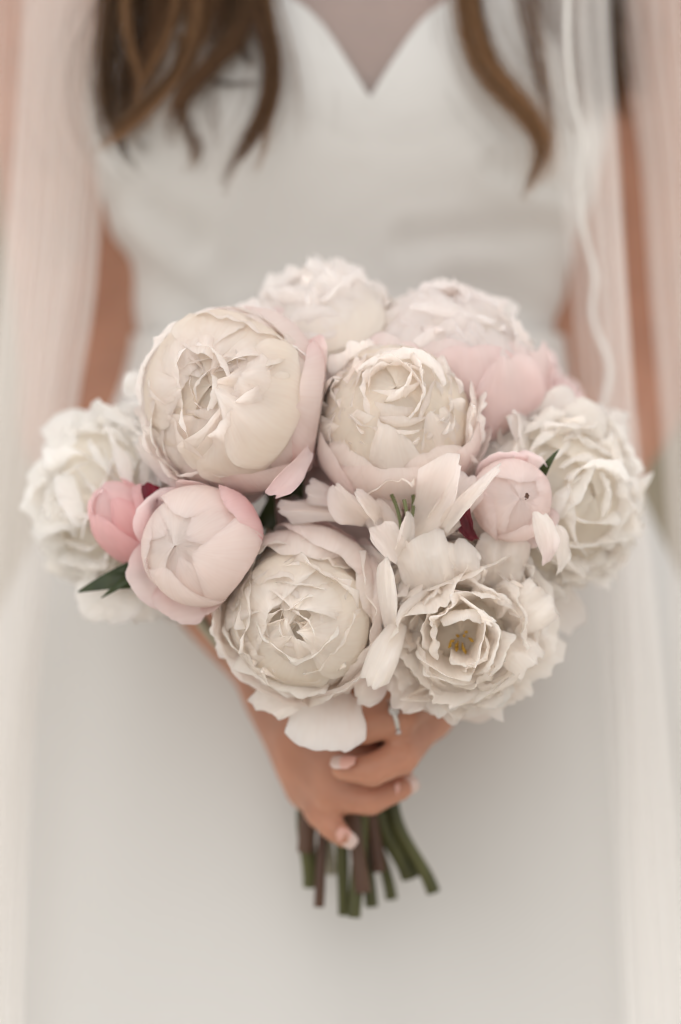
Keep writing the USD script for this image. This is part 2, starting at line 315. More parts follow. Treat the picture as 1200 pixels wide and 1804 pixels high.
# B
bowl('B', 'cream peony with thin red streaks on its front petal, top middle of the bouquet',
     [(-90, 120, 62, 1.00, .26, -.03), (-30, 112, 46, .985, .28, -.03), (-150, 110, 46, .985, .45, -.03), (20, 106, 44, .97, .10, .02), (85, 100, 46, .96, .05, .02), (155, 102, 44, .965, .2, .02),
      (-120, 80, 34, 1.04, .8, .04), (-75, 74, 32, 1.05, .75, .03), (-15, 92, 28, 1.04, .25, .04), (-178, 92, 26, 1.045, .5, .03),
      (-60, 126, 44, .95, .02, -.04), (-125, 122, 42, .945, .02, -.02), (0, 120, 40, .93, .0, .0)],
     CREAM * .7 + BLUSH * .3, htone=CREAM * .9 + BLUSH * .1, sw=dict(n=28, r=(.95, .76), th=(106, 146), ruf=.10, edge=.06, curl=.10), co=.86, n=28, rmax=.62, dome=.20, sink=-.06, open_=.03, edge=.05, lean=.2, depth=.34, notch=.04)
# C
bowl('C', 'round cream peony with an open ruffled heart, lowest at the middle of the bouquet',
     [(60, 122, 54, 1.00, .14, -.04), (0, 120, 50, .99, .12, -.04), (-55, 116, 50, .985, .06, -.03), (110, 114, 48, .98, .12, -.02), (165, 110, 50, .975, .06, .0), (-110, 102, 46, .97, .02, .03), (-155, 100, 44, .96, .02, .02),
      (75, 92, 30, 1.045, .85, .03), (30, 90, 30, 1.04, .35, .03),
      (85, 128, 42, .95, .0, -.05), (20, 126, 42, .945, .0, -.04), (-35, 122, 40, .935, .0, -.02), (140, 116, 40, .93, .0, .0)],
     CREAM * .75 + BLUSH * .25, ecc=1.04, sw=dict(n=26, r=(.95, .70), th=(106, 156), w=(34, 52), ruf=.10, edge=.06, curl=.08, open_=.05, jit=9, notch=.05), co=.78, n=26, rmax=.58, dome=.07, sink=-.11, edge=.05, lean=.25, notch=.04, depth=.30, wid=(.26, .44), open_=.06)
# D: blown open, stamens showing
root, me, F, c, R = bowl('D', 'fully opened ruffled cream peony showing yellow stamens, lower right of the bouquet',
     [(-95, 80, 50, 1.0, .0, .10), (-35, 80, 46, 1.0, .0, .10), (20, 88, 42, 1.0, .02, .10), (75, 100, 44, .99, .05, .06), (130, 104, 44, .99, .05, .02), (178, 98, 42, .99, .05, .06), (-145, 84, 44, 1.0, .02, .12),
      (100, 112, 36, .94, .0, .04), (40, 104, 38, .94, .0, .08), (-10, 94, 36, .94, .0, .1), (-65, 90, 38, .94, .0, .08), (-120, 92, 38, .93, .0, .1), (155, 110, 34, .93, .0, .06)],
     CREAM, gk=dict(ruf=.10, edge=.035, notch=.04, spiral=.07), sw=dict(n=24, r=(.96, .72), th=(92, 136), ruf=.17, edge=.05, curl=.15, open_=.04, w=(28, 44), notch=.05, jit=12), co=.52, n=44, rmax=.84, dome=.34, sink=-.06, open_=.04, edge=.06, ruf=.18, wid=(.24, .44), lean=.8, notch=.045, depth=.0, jit=.08, curl=.2,
     skip=lambda r, p: r < .16 and 220 < p < 320)
g = np.random.default_rng(4)
for k in range(11):
    r = .15 * math.sqrt(g.random()); a = g.uniform(0, 2 * math.pi); top = .58 + g.normal(0, .04)
    b0 = np.array([r * .4 * math.cos(a), r * .4 * math.sin(a) - .06, .38]); b1 = np.array([r * math.cos(a), r * math.sin(a) - .10, top])
    pth = np.stack([b0 + (b1 - b0) * t for t in np.linspace(0, 1, 7)]); pth[-2:] += g.normal(0, .012, 3)
    v, f = tube(pth, np.array([.008, .008, .008, .009, .016, .018, .009]), 6)
    obj('stamen', v * R @ F.T + c, f, mat_stamen, root, True)
# E, F: the two white ones on the flanks
bowl('E', 'large ruffled white peony turned to the side, on the right flank of the bouquet',
     [(180, 112, 54, 1.02, .18, -.02), (120, 104, 46, 1.0, .20, -.02), (-125, 104, 46, 1.0, .04, .0), (60, 86, 46, .98, .06, .03), (0, 74, 48, .97, .0, .06), (-60, 78, 46, .98, .0, .10), (-95, 70, 44, 1.03, .0, .16),
      (150, 118, 40, .93, .05, -.03), (-165, 116, 42, .93, .02, -.02), (105, 108, 38, .92, .0, .0), (-115, 106, 38, .92, .0, .03)],
     CREAM * .6 + WHITE * .4, htone=CREAM * .5 + WHITE * .5, sw=dict(n=24, r=(.98, .8), th=(92, 130), ruf=.14, edge=.06, curl=.12, open_=.05, w=(26, 40), notch=.05), co=.84, n=38, rmax=.84, dome=.16, sink=-.08, depth=.36, open_=.08, edge=.06, ruf=.13, lean=.5, cups=(.1, .9), wid=(.28, .48), notch=.05)
bowl('F', 'ruffled pure white peony on the left flank of the bouquet, out of focus',
     [(10, 108, 50, 1.02, .06, -.02), (70, 100, 46, 1.0, .10, .0), (-50, 92, 46, 1.0, .0, .04), (130, 84, 46, .98, .0, .06), (180, 74, 48, .98, .0, .10), (-100, 74, 48, 1.05, .0, .14), (-145, 70, 44, 1.03, .0, .16), (-75, 66, 40, 1.16, .0, .16)],
     WHITE, htone=WHITE, sw=dict(n=24, r=(.98, .8), th=(90, 130), ruf=.14, edge=.06, curl=.12, open_=.06, w=(26, 40), notch=.05), co=.84, n=38, rmax=.84, dome=.16, sink=-.08, depth=.36, open_=.08, edge=.06, ruf=.13, lean=.5, cups=(.1, .9), wid=(.28, .48), notch=.05)
# G, H, I: the rear row
bowl('G', 'white peony at the very top of the bouquet against the dress, blurred',
     [(-90, 96, 56, 1.0, .22, .02), (-30, 92, 46, 1.0, .20, .04), (-150, 92, 46, 1.0, .35, .04), (30, 88, 46, .98, .05, .06), (90, 84, 46, .97, .0, .08), (150, 86, 46, .98, .05, .06), (-60, 102, 40, .93, .08, .03), (-120, 102, 40, .93, .1, .03)],
     WHITE * .5 + BLUSH * .5, htone=WHITE * .8 + BLUSH * .2, sw=dict(n=20, r=(.97, .75), th=(94, 138), ruf=.16, edge=.09, curl=.14), co=.82, n=26, rmax=.66, dome=.2, sink=-.10, open_=.05, edge=.07, ruf=.14, depth=.3)
bowl('H', 'cup-shaped peony with pink outer petals seen from the side, behind the streaked cream one',
     [(-90, 124, 54, 1.0, .42, -.02), (-35, 120, 44, 1.02, .50, .0), (-145, 122, 44, 1.02, .55, .0), (25, 112, 44, 1.0, .5, .02), (85, 108, 46, .98, .2, .02), (150, 114, 44, 1.0, .5, .02), (-15, 112, 36, 1.05, .55, .02), (-70, 118, 34, 1.04, .35, .0), (-110, 128, 40, .94, .15, -.02), (-65, 128, 40, .94, .2, -.02)],
     CREAM * .5 + BLUSH * .5, htone=WHITE * .7 + BLUSH * .3, sw=dict(n=18, r=(.94, .8), th=(112, 160)), co=.8, n=14, rmax=.5, dome=.05, sink=-.10, depth=.4, edge=.04, notch=.04)
root, me, F, c, R = bloom('I', 'half hidden peony with a few pink petals, behind the right shoulder of the bouquet')
guards(root, me, F, c, R, [(-90, 110, 52, 1.0, .4, .0), (-25, 112, 50, 1.02, .4, .03), (40, 100, 46, 1.0, .5, .05), (110, 98, 50, 1.0, .4, .05), (180, 108, 50, 1.02, .42, .02), (-60, 124, 44, .9, .3, -.03), (10, 122, 44, .88, .3, .0), (100, 118, 44, .86, .25, .0), (170, 120, 44, .87, .3, .0)], BLUSH)
heart(root, me, F, c, R, 16, BLUSH, rmax=.6, dome=.2, sink=.2)
# J, K, L: buds
root, me, F, c, R = bloom('J', 'plump half open pink peony bud with one loose petal, left of the bouquet')
core(root, me, F, c, R, .88, BLUSH * .25 + CREAM * .75)
guards(root, me, F, c, R, [(-20, 158, 70, .985, .10, -.02), (80, 152, 64, .97, .16, -.02), (-110, 156, 62, .955, .08, -.02), (175, 150, 58, .94, .15, -.02), (30, 166, 60, .92, .1, -.02), (-70, 168, 60, .905, .1, -.03), (140, 164, 60, .885, .08, -.03)], BLUSH * .35 + CREAM * .65, ecc=1.0, tip=.30, ruf=.018, edge=.006, notch=.02)
guards(root, me, F, c, R, [(42, 118, 44, 1.03, .85, .0), (150, 112, 40, 1.12, .42, .05), (-158, 104, 44, 1.17, .38, .10), (-118, 100, 36, 1.10, .45, .12), (-75, 84, 40, 1.05, .55, .05), (98, 102, 30, 1.06, .7, .02)], BLUSH, tip=.26, ruf=.03)
root, me, F, c, R = bloom('K', 'small deep pink bud, leftmost and smallest flower of the bouquet')
core(root, me, F, c, R, .86, PINK * .4 + BLUSH * .6, ecc=1.5)
guards(root, me, F, c, R, [(-90, 132, 64, 1.0, .75, -.02), (20, 128, 60, 1.03, .6, .0), (150, 122, 60, 1.06, .75, .0), (70, 140, 56, .93, .45, -.02), (-150, 138, 56, .92, .5, -.02), (-30, 144, 54, .9, .4, -.02)], PINK * .8 + BLUSH * .2, ecc=1.55, tip=.3, ruf=.04)
root, me, F, c, R = bloom('L', 'closed pale pink ball-shaped bud with a small brown hole, right side of the bouquet')
core(root, me, F, c, R, .90, BLUSH * .5 + CREAM * .5)
guards(root, me, F, c, R, [(90, 158, 78, 1.0, .16, -.02), (-70, 138, 60, 1.0, .12, -.02), (-160, 142, 58, .97, .10, -.02), (20, 150, 58, .95, .15, -.02), (-20, 162, 66, .92, .1, -.03)], BLUSH * .5 + CREAM * .5, ecc=1.0, tip=.26, ruf=.025, edge=.006, notch=.02)
guards(root, me, F, c, R, [(100, 104, 46, 1.12, .40, .04), (55, 100, 34, 1.15, .35, .06), (-30, 92, 30, 1.16, .22, .05), (-62, 84, 28, 1.14, .2, .08)], BLUSH, tip=.3, ruf=.05)

# N: deep inside, only glimpsed between the others
root, me, F, c, R = bloom('N', 'peony sunk deep in the middle of the bouquet, only glimpsed in the gaps')
core(root, me, F, c, R, .88, BLUSH)
guards(root, me, F, c, R, [(-90, 130, 56, 1.0, .3, .0), (-20, 128, 50, 1.0, .35, .0), (50, 126, 50, 1.0, .3, .0), (120, 128, 50, .98, .3, .0), (-160, 126, 50, .98, .3, .0)], BLUSH)

# ------------------------------------------------------------------ single petals that stand out, the filler flower, leaves
ROOT = {k: stage.GetPrimAtPath('/World/' + n) for k, n in zip('ABCDEFGHIJKLN', ['peony'] + ['peony_%03d' % i for i in range(1, 10)] + ['bud', 'bud_001', 'peony_010'])}
def blade(base, tip, w, n, seed, cup=0.25, bend=0.12, ruf=0.22, edge=0.16, tiprd=0.15, curl=0.0, shape=(0.40, 0.56), nu=17, nv=19, twist=0.0):
    """a free petal or leaf: base and tip points, half width, the way its face looks"""
    base, tip = P(*base), P(*tip); d = tip - base; L = np.linalg.norm(d); d = d / L; n = unit(np.asarray(n, float) - d * (d @ np.asarray(n, float))); s_ = np.cross(d, n)
    U, V = np.meshgrid(np.linspace(-1, 1, nu), np.linspace(0, 1, nv), indexing='ij')
    W = V * (1 - tiprd * np.abs(U) ** 2.3 + .09 * fb(U * 2.0, V * 0 + .4, seed, 2) - .06 * np.exp(-((U - .35 * math.sin(seed)) / .15) ** 2))
    wd = w * (1 + .16 * fb(V * 2.0, U * 0 + np.sign(U) * 3.0, seed + 8, 2)) * (shape[0] + (1 - shape[0]) * np.sin(np.pi * (.05 + shape[1] * V)) ** .9)
    o = bend * L * np.sin(np.pi * V) + cup * w * U ** 2 * (.4 + .6 * V) + w * ruf * fb(U * 1.6, V * 1.8, seed + 3, 3) * 2 * (.2 + V) + w * edge * np.maximum(np.abs(U) ** 2, V) ** 3 * fb(U * 3, V * 3, seed + 5, 2) * 2 - curl * w * np.clip((V - .6) / .4, 0, 1) ** 2
    lat = U * wd; tw = twist * V
    X = base + (W * L)[..., None] * d + (lat * np.cos(tw))[..., None] * s_ + (o + lat * np.sin(tw))[..., None] * n
    return X.reshape(-1, 3), U.ravel(), V.ravel()
def loose(parent, base, tip, w, n, seed, c0=CREAM, c1=CREAM, **k):
    k.setdefault('twist', .7 * math.sin(seed * 2.3)); X, U, V = blade(base, tip, w * .93, n, seed, **k)
    obj('petal', X, grid_faces(17, 19), mat_petal, parent, True, uv=np.stack([U * .5 + .5, V], 1), tint=np.clip(mixc(c0, c1, np.clip(V * 1.3 - .1, 0, 1)), 0, 1))
fl = thing('filler_flower', 'small open cream flower with thin wavy petals, wedged between the peonies at the centre', 'flower', loc=P(700, 950, .05))
TAN = CREAM * np.array([.97, .94, .90])
for i, (b0, t0, w, n, c0, k) in enumerate([
    ((652, 918, .040), (488, 892, .030), .0062, (-.1, -.6, .8), TAN, dict(cup=-.3, ruf=.25, edge=.2, bend=.06)),
    ((648, 916, .030), (584, 858, .018), .0070, (-.5, -.7, .2), TAN, dict(cup=.9, bend=.10)),
    ((664, 918, .026), (622, 866, .016), .0058, (.5, -.8, .1), TAN, dict(cup=.7, bend=.08)),
    ((596, 888, .040), (542, 858, .030), .0062, (-.2, -.8, .5), BLUSH, dict(cup=-.2)),
    ((698, 955, .036), (652, 880, .026), .0086, (-.2, -.95, .1), CREAM, dict(cup=.2)),
    ((702, 984, .022), (656, 925, .010), .0072, (-.2, -.9, .5), CREAM, dict(cup=.8, bend=.05)),
    ((702, 972, .024), (716, 900, .014), .0056, (.3, -.9, .1), CREAM, dict(cup=.8)),
    ((722, 958, .026), (806, 806, .008), .0102, (-.55, -.8, .1), TAN, dict(cup=.55, bend=-.08, tiprd=.25, edge=.12)),
    ((752, 950, .030), (838, 836, .022), .0090, (.3, -.9, .2), TAN, dict(cup=.3)),
    ((782, 932, .018), (888, 816, .002), .0062, (-.3, -.9, .25), TAN, dict(cup=.35, bend=.05, tiprd=.5)),
    ((690, 930, .034), (676, 866, .030), .0060, (.2, -.9, .2), TAN, dict(cup=.5)),
    ]): loose(fl, b0, t0, w, n, 400 + i * 3.3, c0, BLUSH * .3 + CREAM * .7, **k)
for i, (b0, t0) in enumerate([((704, 968, .022), (690, 872, .024)), ((704, 968, .022), (728, 872, .026)), ((706, 970, .024), (712, 880, .018))]):
    v, f = tube(spline([P(*b0), (P(*b0) + P(*t0)) / 2 + [.002, -.003, 0], P(*t0)], 12), np.linspace(.0006, .0009, 12), 8); obj('flower_stalk', v, f, mat_sepal, fl, True)
# petals of the peonies that leave the round
loose(ROOT['C'], (585, 1205, .056), (574, 1326, .036), .0195, (.0, -.98, -.1), 501, CREAM, WHITE, cup=.10, bend=.03, tiprd=.22, shape=(.5, .5), twist=0.0, ruf=.10, edge=.08)
loose(ROOT['C'], (500, 1215, .052), (470, 1262, .040), .0130, (-.1, -.95, -.2), 505, CREAM, CREAM, cup=.1, tiprd=.2, shape=(.6, .4))
loose(ROOT['D'], (694, 1112, .024), (682, 984, .006), .0056, (-.35, -.9, .1), 511, CREAM, CREAM, cup=.5, bend=.05)
loose(ROOT['D'], (704, 1096, .022), (652, 1204, .008), .0074, (-.2, -.95, -.1), 515, CREAM, CREAM, cup=-.5, bend=.06, curl=.5)
loose(ROOT['D'], (672, 1180, .046), (632, 1240, .034), .0090, (-.2, -.9, -.2), 517, BLUSH, CREAM, cup=.2)
loose(ROOT['D'], (740, 1190, .050), (698, 1244, .036), .0120, (-.1, -.9, -.2), 519, CREAM, CREAM, cup=.2, tiprd=.25)
loose(ROOT['D'], (790, 1200, .050), (786, 1262, .036), .0125, (.0, -.9, -.3), 521, CREAM, WHITE, cup=.2, tiprd=.2)
loose(ROOT['D'], (850, 1195, .052), (876, 1248, .040), .0120, (.1, -.9, -.3), 523, CREAM, WHITE, cup=.2, tiprd=.2)
loose(ROOT['D'], (764, 1048, .024), (728, 942, .016), .0150, (-.45, -.8, .4), 525, CREAM, CREAM, cup=-.45, bend=.14, tiprd=.10, ruf=.3, shape=(.6, .5), twist=0.0)
loose(ROOT['D'], (806, 1030, .026), (812, 962, .014), .0095, (.1, -.9, .3), 527, CREAM, CREAM, cup=.4, curl=.5, ruf=.3, shape=(.6, .5), twist=.2)
loose(ROOT['D'], (868, 1034, .034), (896, 946, .024), .0140, (.2, -.8, .5), 529, CREAM, CREAM, cup=-.35, bend=.12, curl=.3, ruf=.3, shape=(.6, .5), twist=0.0)
loose(ROOT['D'], (898, 1100, .034), (960, 1050, .024), .0115, (.4, -.8, .4), 531, CREAM, CREAM, cup=-.2, curl=.3, ruf=.35, shape=(.6, .5), twist=0.0)
loose(ROOT['D'], (880, 1136, .032), (944, 1158, .022), .0115, (.3, -.8, .4), 533, CREAM, CREAM, cup=-.2, curl=.4, ruf=.35, shape=(.6, .5), twist=0.0)
loose(ROOT['H'], (882, 606, .104), (898, 528, .104), .0070, (-.3, -.9, .2), 535, WHITE, WHITE, cup=.3)
loose(ROOT['F'], (215, 1020, .090), (136, 1072, .082), .0120, (-.3, -.9, -.3), 541, WHITE, WHITE, cup=.15)
loose(ROOT['F'], (225, 1030, .088), (196, 1100, .080), .0140, (-.1, -.9, -.3), 543, WHITE, WHITE, cup=.15)
loose(ROOT['F'], (250, 1035, .086), (272, 1092, .080), .0110, (.1, -.9, -.3), 545, WHITE, WHITE, cup=.15)
loose(ROOT['F'], (240, 700, .080), (236, 652, .078), .0085, (-.2, -.9, .3), 547, WHITE, WHITE, cup=.2)
loose(ROOT['F'], (150, 910, .070), (58, 920, .080), .0105, (-.4, -.8, .3), 549, WHITE, WHITE, cup=.2)
loose(ROOT['A'], (545, 792, .026), (474, 874, .006), .0052, (.45, -.85, -.2), 551, BLUSH, PINK * .4 + BLUSH * .6, cup=.5, bend=.06)
loose(ROOT['A'], (352, 856, .040), (252, 756, .040), .0115, (-.5, -.8, -.1), 553, BLUSH, CREAM, cup=.4)
loose(ROOT['A'], (352, 850, .046), (300, 868, .044), .0120, (-.3, -.9, -.2), 555, BLUSH, CREAM, cup=.3)
loose(ROOT['G'], (545, 640, .070), (466, 548, .076), .0090, (-.2, -.9, .4), 557, PINK * .5 + BLUSH * .5, BLUSH, cup=.3)
loose(ROOT['L'], (962, 992, .026), (948, 902, .010), .0056, (.4, -.85, .1), 561, BLUSH, CREAM, cup=.5)
loose(ROOT['L'], (984, 1010, .034), (976, 924, .020), .0048, (.6, -.75, .1), 563, CREAM, CREAM, cup=.5)
# sepals and spots of the buds
for k, b0, t0, w, n in (('L', (842, 950, .022), (818, 886, .014), .0040, (-.7, -.7, .1)), ('L', (838, 950, .026), (810, 905, .022), .0036, (-.5, -.8, .1)), ('K', (268, 900, .040), (256, 850, .034), .0034, (.3, -.9, .2)), ('K', (278, 890, .044), (262, 856, .040), .0034, (.3, -.9, .2))):
    X, U, V = blade(b0, t0, w, n, 7 + w * 999, cup=.5); obj('sepal', X, grid_faces(17, 19), mat_sepal_red, ROOT[k], True)
sp = P(923, 876, .030); cl, rl = P(*BL['L'][:3]), BL['L'][3]
g = np.random.default_rng(9)
for k in range(7):
    q = sp + np.array([g.normal(0, .0007), 0, g.normal(0, .0005)]); dirn = unit(np.array([q[0] - cl[0], -math.sqrt(max(rl ** 2 - (q[0] - cl[0]) ** 2 - (q[2] - cl[2]) ** 2, 1e-8)), q[2] - cl[2]]))
    m = __import__('trimesh').creation.icosphere(2, .00045 * g.uniform(.6, 1.3)); obj('speck', m.vertices * [1.2, .6, 1] + cl + dirn * rl * 1.004, m.faces, mat_spot, ROOT['L'], True)
leafs = [((240, 1020, .046), (132, 1044, .050), .0062, (.1, -.9, .45), 'dark green leaf pointing left below the half open pink bud'),
         ((236, 1016, .042), (178, 1054, .044), .0026, (.1, -.9, .3), 'thin dark green leaf just above a broader one, below the pink bud'),
         ((956, 836, .034), (986, 790, .030), .0026, (-.4, -.9, .1), 'small dark green leaf tip beside the bud with the brown hole'),
         ((840, 712, .050), (850, 678, .044), .0014, (.1, -.9, .2), 'tiny dark leaf tip between the streaked cream peony and the pink cup'),
         ((520, 880, .070), (536, 822, .052), .0060, (0, -.9, .3), 'shaded leaf in the gap under the largest peony'),
         ((740, 902, .060), (700, 868, .040), .0040, (0, -.9, .3), 'small green leaf under the streaked cream peony'),
         ((470, 930, .070), (482, 862, .056), .0060, (0, -.9, .2), 'shaded leaf between the pink bud and the lowest round peony'),
         ((860, 760, .060), (858, 730, .054), .0040, (0, -.9, .2), 'shaded leaf beside the right edge of the streaked cream peony')]
for i, (b0, t0, w, n, lab) in enumerate(leafs):
    X, U, V = blade(b0, t0, w, n, 600 + i, cup=.5, tiprd=.9, shape=(.15, .85), ruf=.05)
    lf = thing('leaf', lab, 'leaf', loc=P(*b0)); obj('leaf_blade', X, grid_faces(17, 19), mat_leaf if i not in (5,) else mat_sepal, lf, True)
    v, f = tube(np.stack([P(*b0) + (P(*t0) - P(*b0)) * t + np.array([0, .008 * (t < 0), 0]) for t in (-.5, 0, .5, .85)]), np.array([.0009, .0008, .0005, .0002]), 6); obj('midrib', v, f, mat_sepal, lf, True)

# ------------------------------------------------------------------ the bride: one continuous body
def nets(field, lo, h):
    """surface nets: a closed quad mesh of field = 0"""
    s = field < 0; nx, ny, nz = field.shape
    C = [(i, j, k) for i in (0, 1) for j in (0, 1) for k in (0, 1)]
    sh = lambda a, c: a[c[0]:nx - 1 + c[0], c[1]:ny - 1 + c[1], c[2]:nz - 1 + c[2]]
    cnt = sum(sh(s, c).astype(np.int8) for c in C); act = (cnt > 0) & (cnt < 8)
    idx = np.full(act.shape, -1, np.int64); ids = np.argwhere(act); idx[act] = np.arange(len(ids))
    vals = {c: sh(field, c)[act] for c in C}
    acc = np.zeros((len(ids), 3)); n = np.zeros(len(ids))
    for a in C:
        for ax in range(3):
            if a[ax]: continue
            b = list(a); b[ax] = 1; b = tuple(b); va, vb = vals[a], vals[b]; x = (va < 0) != (vb < 0)
            t = np.where(x, va / np.where(va == vb, 1, va - vb), 0); p = np.tile(np.array(a, float), (len(ids), 1)); p[:, ax] += t
            acc[x] += p[x]; n[x] += 1
    v = lo + h * (ids + acc / n[:, None]); F = []
    for ax in range(3):
        o = [d for d in range(3) if d != ax]; a0 = [slice(1, -1)] * 3; a0[ax] = slice(0, -1); a1 = [slice(1, -1)] * 3; a1[ax] = slice(1, None)
        x0, x1 = s[tuple(a0)], s[tuple(a1)]; e = np.argwhere(x0 != x1); e[:, o] += 1
        def q(d0, d1):
            m = e.copy(); m[:, o[0]] -= d0; m[:, o[1]] -= d1; return idx[m[:, 0], m[:, 1], m[:, 2]]
        Q = np.stack([q(1, 1), q(0, 1), q(0, 0), q(1, 0)], 1); flip = ~x0[x0 != x1]
        if ax == 1: flip = ~flip
        Q[flip] = Q[flip][:, ::-1]; F.append(Q)
    Q = np.vstack(F); return v, np.vstack([Q[:, [0, 1, 2]], Q[:, [0, 2, 3]]])
def smin(a, b, k):
    hh = np.maximum(k - np.abs(a - b), 0) / k; return np.minimum(a, b) - hh * hh * k * 0.25
class Field:
    def __init__(s, lo, hi, h):
        s.lo, s.h = np.array(lo, float), h; s.n = np.ceil((np.array(hi) - s.lo) / h).astype(int) + 1
        s.f = np.full(s.n, 0.05, np.float32); s.ax = [s.lo[i] + h * np.arange(s.n[i]) for i in range(3)]
    def box(s, lo, hi):
        a = np.clip(np.floor((lo - s.lo) / s.h).astype(int), 0, s.n); b = np.clip(np.ceil((hi - s.lo) / s.h).astype(int) + 1, 0, s.n)
        sl = tuple(slice(a[i], b[i]) for i in range(3)); return sl, np.meshgrid(*[s.ax[i][sl[i]] for i in range(3)], indexing='ij')
    def put(s, sl, d, k): s.f[sl] = smin(s.f[sl], d.astype(np.float32), k)
    def cap(s, a, b, ra, rb, k=0.006, flat=None):
        a, b = np.asarray(a, float), np.asarray(b, float); m = max(ra, rb) + 0.03
        sl, (X, Y, Z) = s.box(np.minimum(a, b) - m, np.maximum(a, b) + m); d = b - a; L = d @ d + 1e-12
        t = np.clip(((X - a[0]) * d[0] + (Y - a[1]) * d[1] + (Z - a[2]) * d[2]) / L, 0, 1)
        q = np.sqrt((X - a[0] - t * d[0]) ** 2 + (Y - a[1] - t * d[1]) ** 2 + (Z - a[2] - t * d[2]) ** 2) - (ra + (rb - ra) * t)
        s.put(sl, q, k)
    def ell(s, c, r, k=0.03):
        c, r = np.asarray(c, float), np.asarray(r, float); sl, (X, Y, Z) = s.box(c - r - 0.05, c + r + 0.05)
        q = np.sqrt(((X - c[0]) / r[0]) ** 2 + ((Y - c[1]) / r[1]) ** 2 + ((Z - c[2]) / r[2]) ** 2); s.put(sl, (q - 1) * r.min(), k)
CY, CX = 0.275, 0.004
ZT = [0.76, 0.95, 1.05, 1.138, 1.20, 1.27, 1.33, 1.39, 1.42, 1.45, 1.48, 1.52]
AT = [.135, .150, .142, .114, .118, .124, .130, .145, .135, .090, .060, .056]
BF = [.080, .082, .080, .078, .082, .086, .084, .070, .062, .055, .052, .052]
BB = [.09, .11, .10, .075, .080, .088, .090, .085, .075, .062, .055, .055]
def tab(z, T): return np.interp(z, ZT, T)
BREAST = [((-0.062, 0.212, 1.262), (.064, .058, .066)), ((0.068, 0.212, 1.262), (.064, .058, .066))]
def torso(X, Y, Z):
    a = tab(Z, AT); b = np.where(Y < CY, tab(Z, BF), tab(Z, BB))
    q = np.sqrt(((X - CX) / a) ** 2 + ((Y - CY) / b) ** 2); d = (q - 1) * np.minimum(a, b)
    for c, r in BREAST:
        q = np.sqrt(((X - c[0]) / r[0]) ** 2 + ((Y - c[1]) / r[1]) ** 2 + ((Z - c[2]) / r[2]) ** 2); d = smin(d, (q - 1) * min(r), 0.05)
    return d

B = Field((-0.255, 0.035, 0.80), (0.265, 0.42, 1.47), 0.0028)
sl, (X, Y, Z) = B.box(np.array([-0.19, 0.1, 0.83]), np.array([0.19, 0.41, 1.45]))
B.put(sl, np.maximum(torso(X, Y, Z), np.maximum(0.84 - Z, Z - 1.455)), 0.001); del X, Y, Z
# her right arm, on the left of the picture
shR, elR, wrR = P(70, -330, .285), P(158, 752, .285), P(512, 1196, .140)
shL, elL, wrL = P(1128, -330, .285), P(1090, 690, .285), P(838, 1130, .150)
for sh_, el, wr in ((shR, elR, wrR), (shL, elL, wrL)):
    B.cap(sh_, el, .047, .034, .03); B.cap(el, el * .65 + wr * .35, .033, .033, .02); B.cap(el * .65 + wr * .35, wr, .033, .0215, .02)
    B.cap([sh_[0] * .55, CY, sh_[2] - .01], sh_, .06, .048, .05)
def chain(pts, radii, k=0.003, first=0.010):
    pts = [P(*p) for p in pts]
    for i in range(len(pts) - 1): B.cap(pts[i], pts[i + 1], radii[i], radii[i + 1], first if i == 0 else k)
RF = (.0098, .0082, .0072, .0060)
R_MCP = {'index': (556, 1254, .096), 'middle': (528, 1296, .097), 'ring': (531, 1344, .100), 'pinky': (546, 1388, .107)}
for q in R_MCP.values(): B.cap(P(*q), wrR * .8 + P(*q) * .2, .0112, .0160, .013)
B.cap(wrR, P(552, 1310, .112), .0205, .012, .015)
chain([R_MCP['index'], (600, 1312, .080), (660, 1340, .082), (700, 1330, .094)], RF, .002, .006)
chain([R_MCP['middle'], (584, 1358, .078), (650, 1381, .075), (708, 1362, .086)], RF, .002, .006)
R_RING = [R_MCP['ring'], (584, 1402, .077), (652, 1412, .070), (710, 1388, .075)]
R_PINK = [R_MCP['pinky'], (562, 1432, .085), (584, 1456, .078), (606, 1476, .075)]
chain(R_RING, (.0096, .0079, .0068, .0057), .002, .006); chain(R_PINK, (.0088, .0070, .0062, .0052), .002, .006)
chain([(540, 1235, .140), (590, 1290, .148), (640, 1310, .146), (690, 1300, .136)], (.015, .012, .0105, .008))
# her left hand, from the right, over the fingers of the other
L_MCP = {'index': (742, 1128, .100), 'middle': (752, 1172, .094), 'ring': (758, 1214, .090), 'pinky': (756, 1262, .096)}
for q in L_MCP.values(): B.cap(P(*q), wrL * .85 + P(*q) * .15, .0112, .017, .013)
chain([L_MCP['index'], (690, 1160, .066), (630, 1175, .062), (585, 1178, .072)], RF, .002, .006)
chain([L_MCP['middle'], (700, 1215, .062), (636, 1232, .058), (580, 1235, .066)], RF, .002, .006)
L_RING = [L_MCP['ring'], (708, 1262, .060), (640, 1284, .055), (580, 1284, .062)]
L_PINK = [L_MCP['pinky'], (706, 1334, .063), (655, 1358, .057), (604, 1354, .060)]
chain(L_RING, (.0098, .0082, .0073, .0060), .002, .006); chain(L_PINK, (.0098, .0084, .0075, .0060), .002, .006)
chain([(800, 1200, .140), (735, 1270, .142), (680, 1320, .140), (640, 1345, .132)], (.016, .012, .0105, .008))
from scipy.ndimage import gaussian_filter
bv, bf = nets(gaussian_filter(B.f, 0.55), B.lo, B.h)
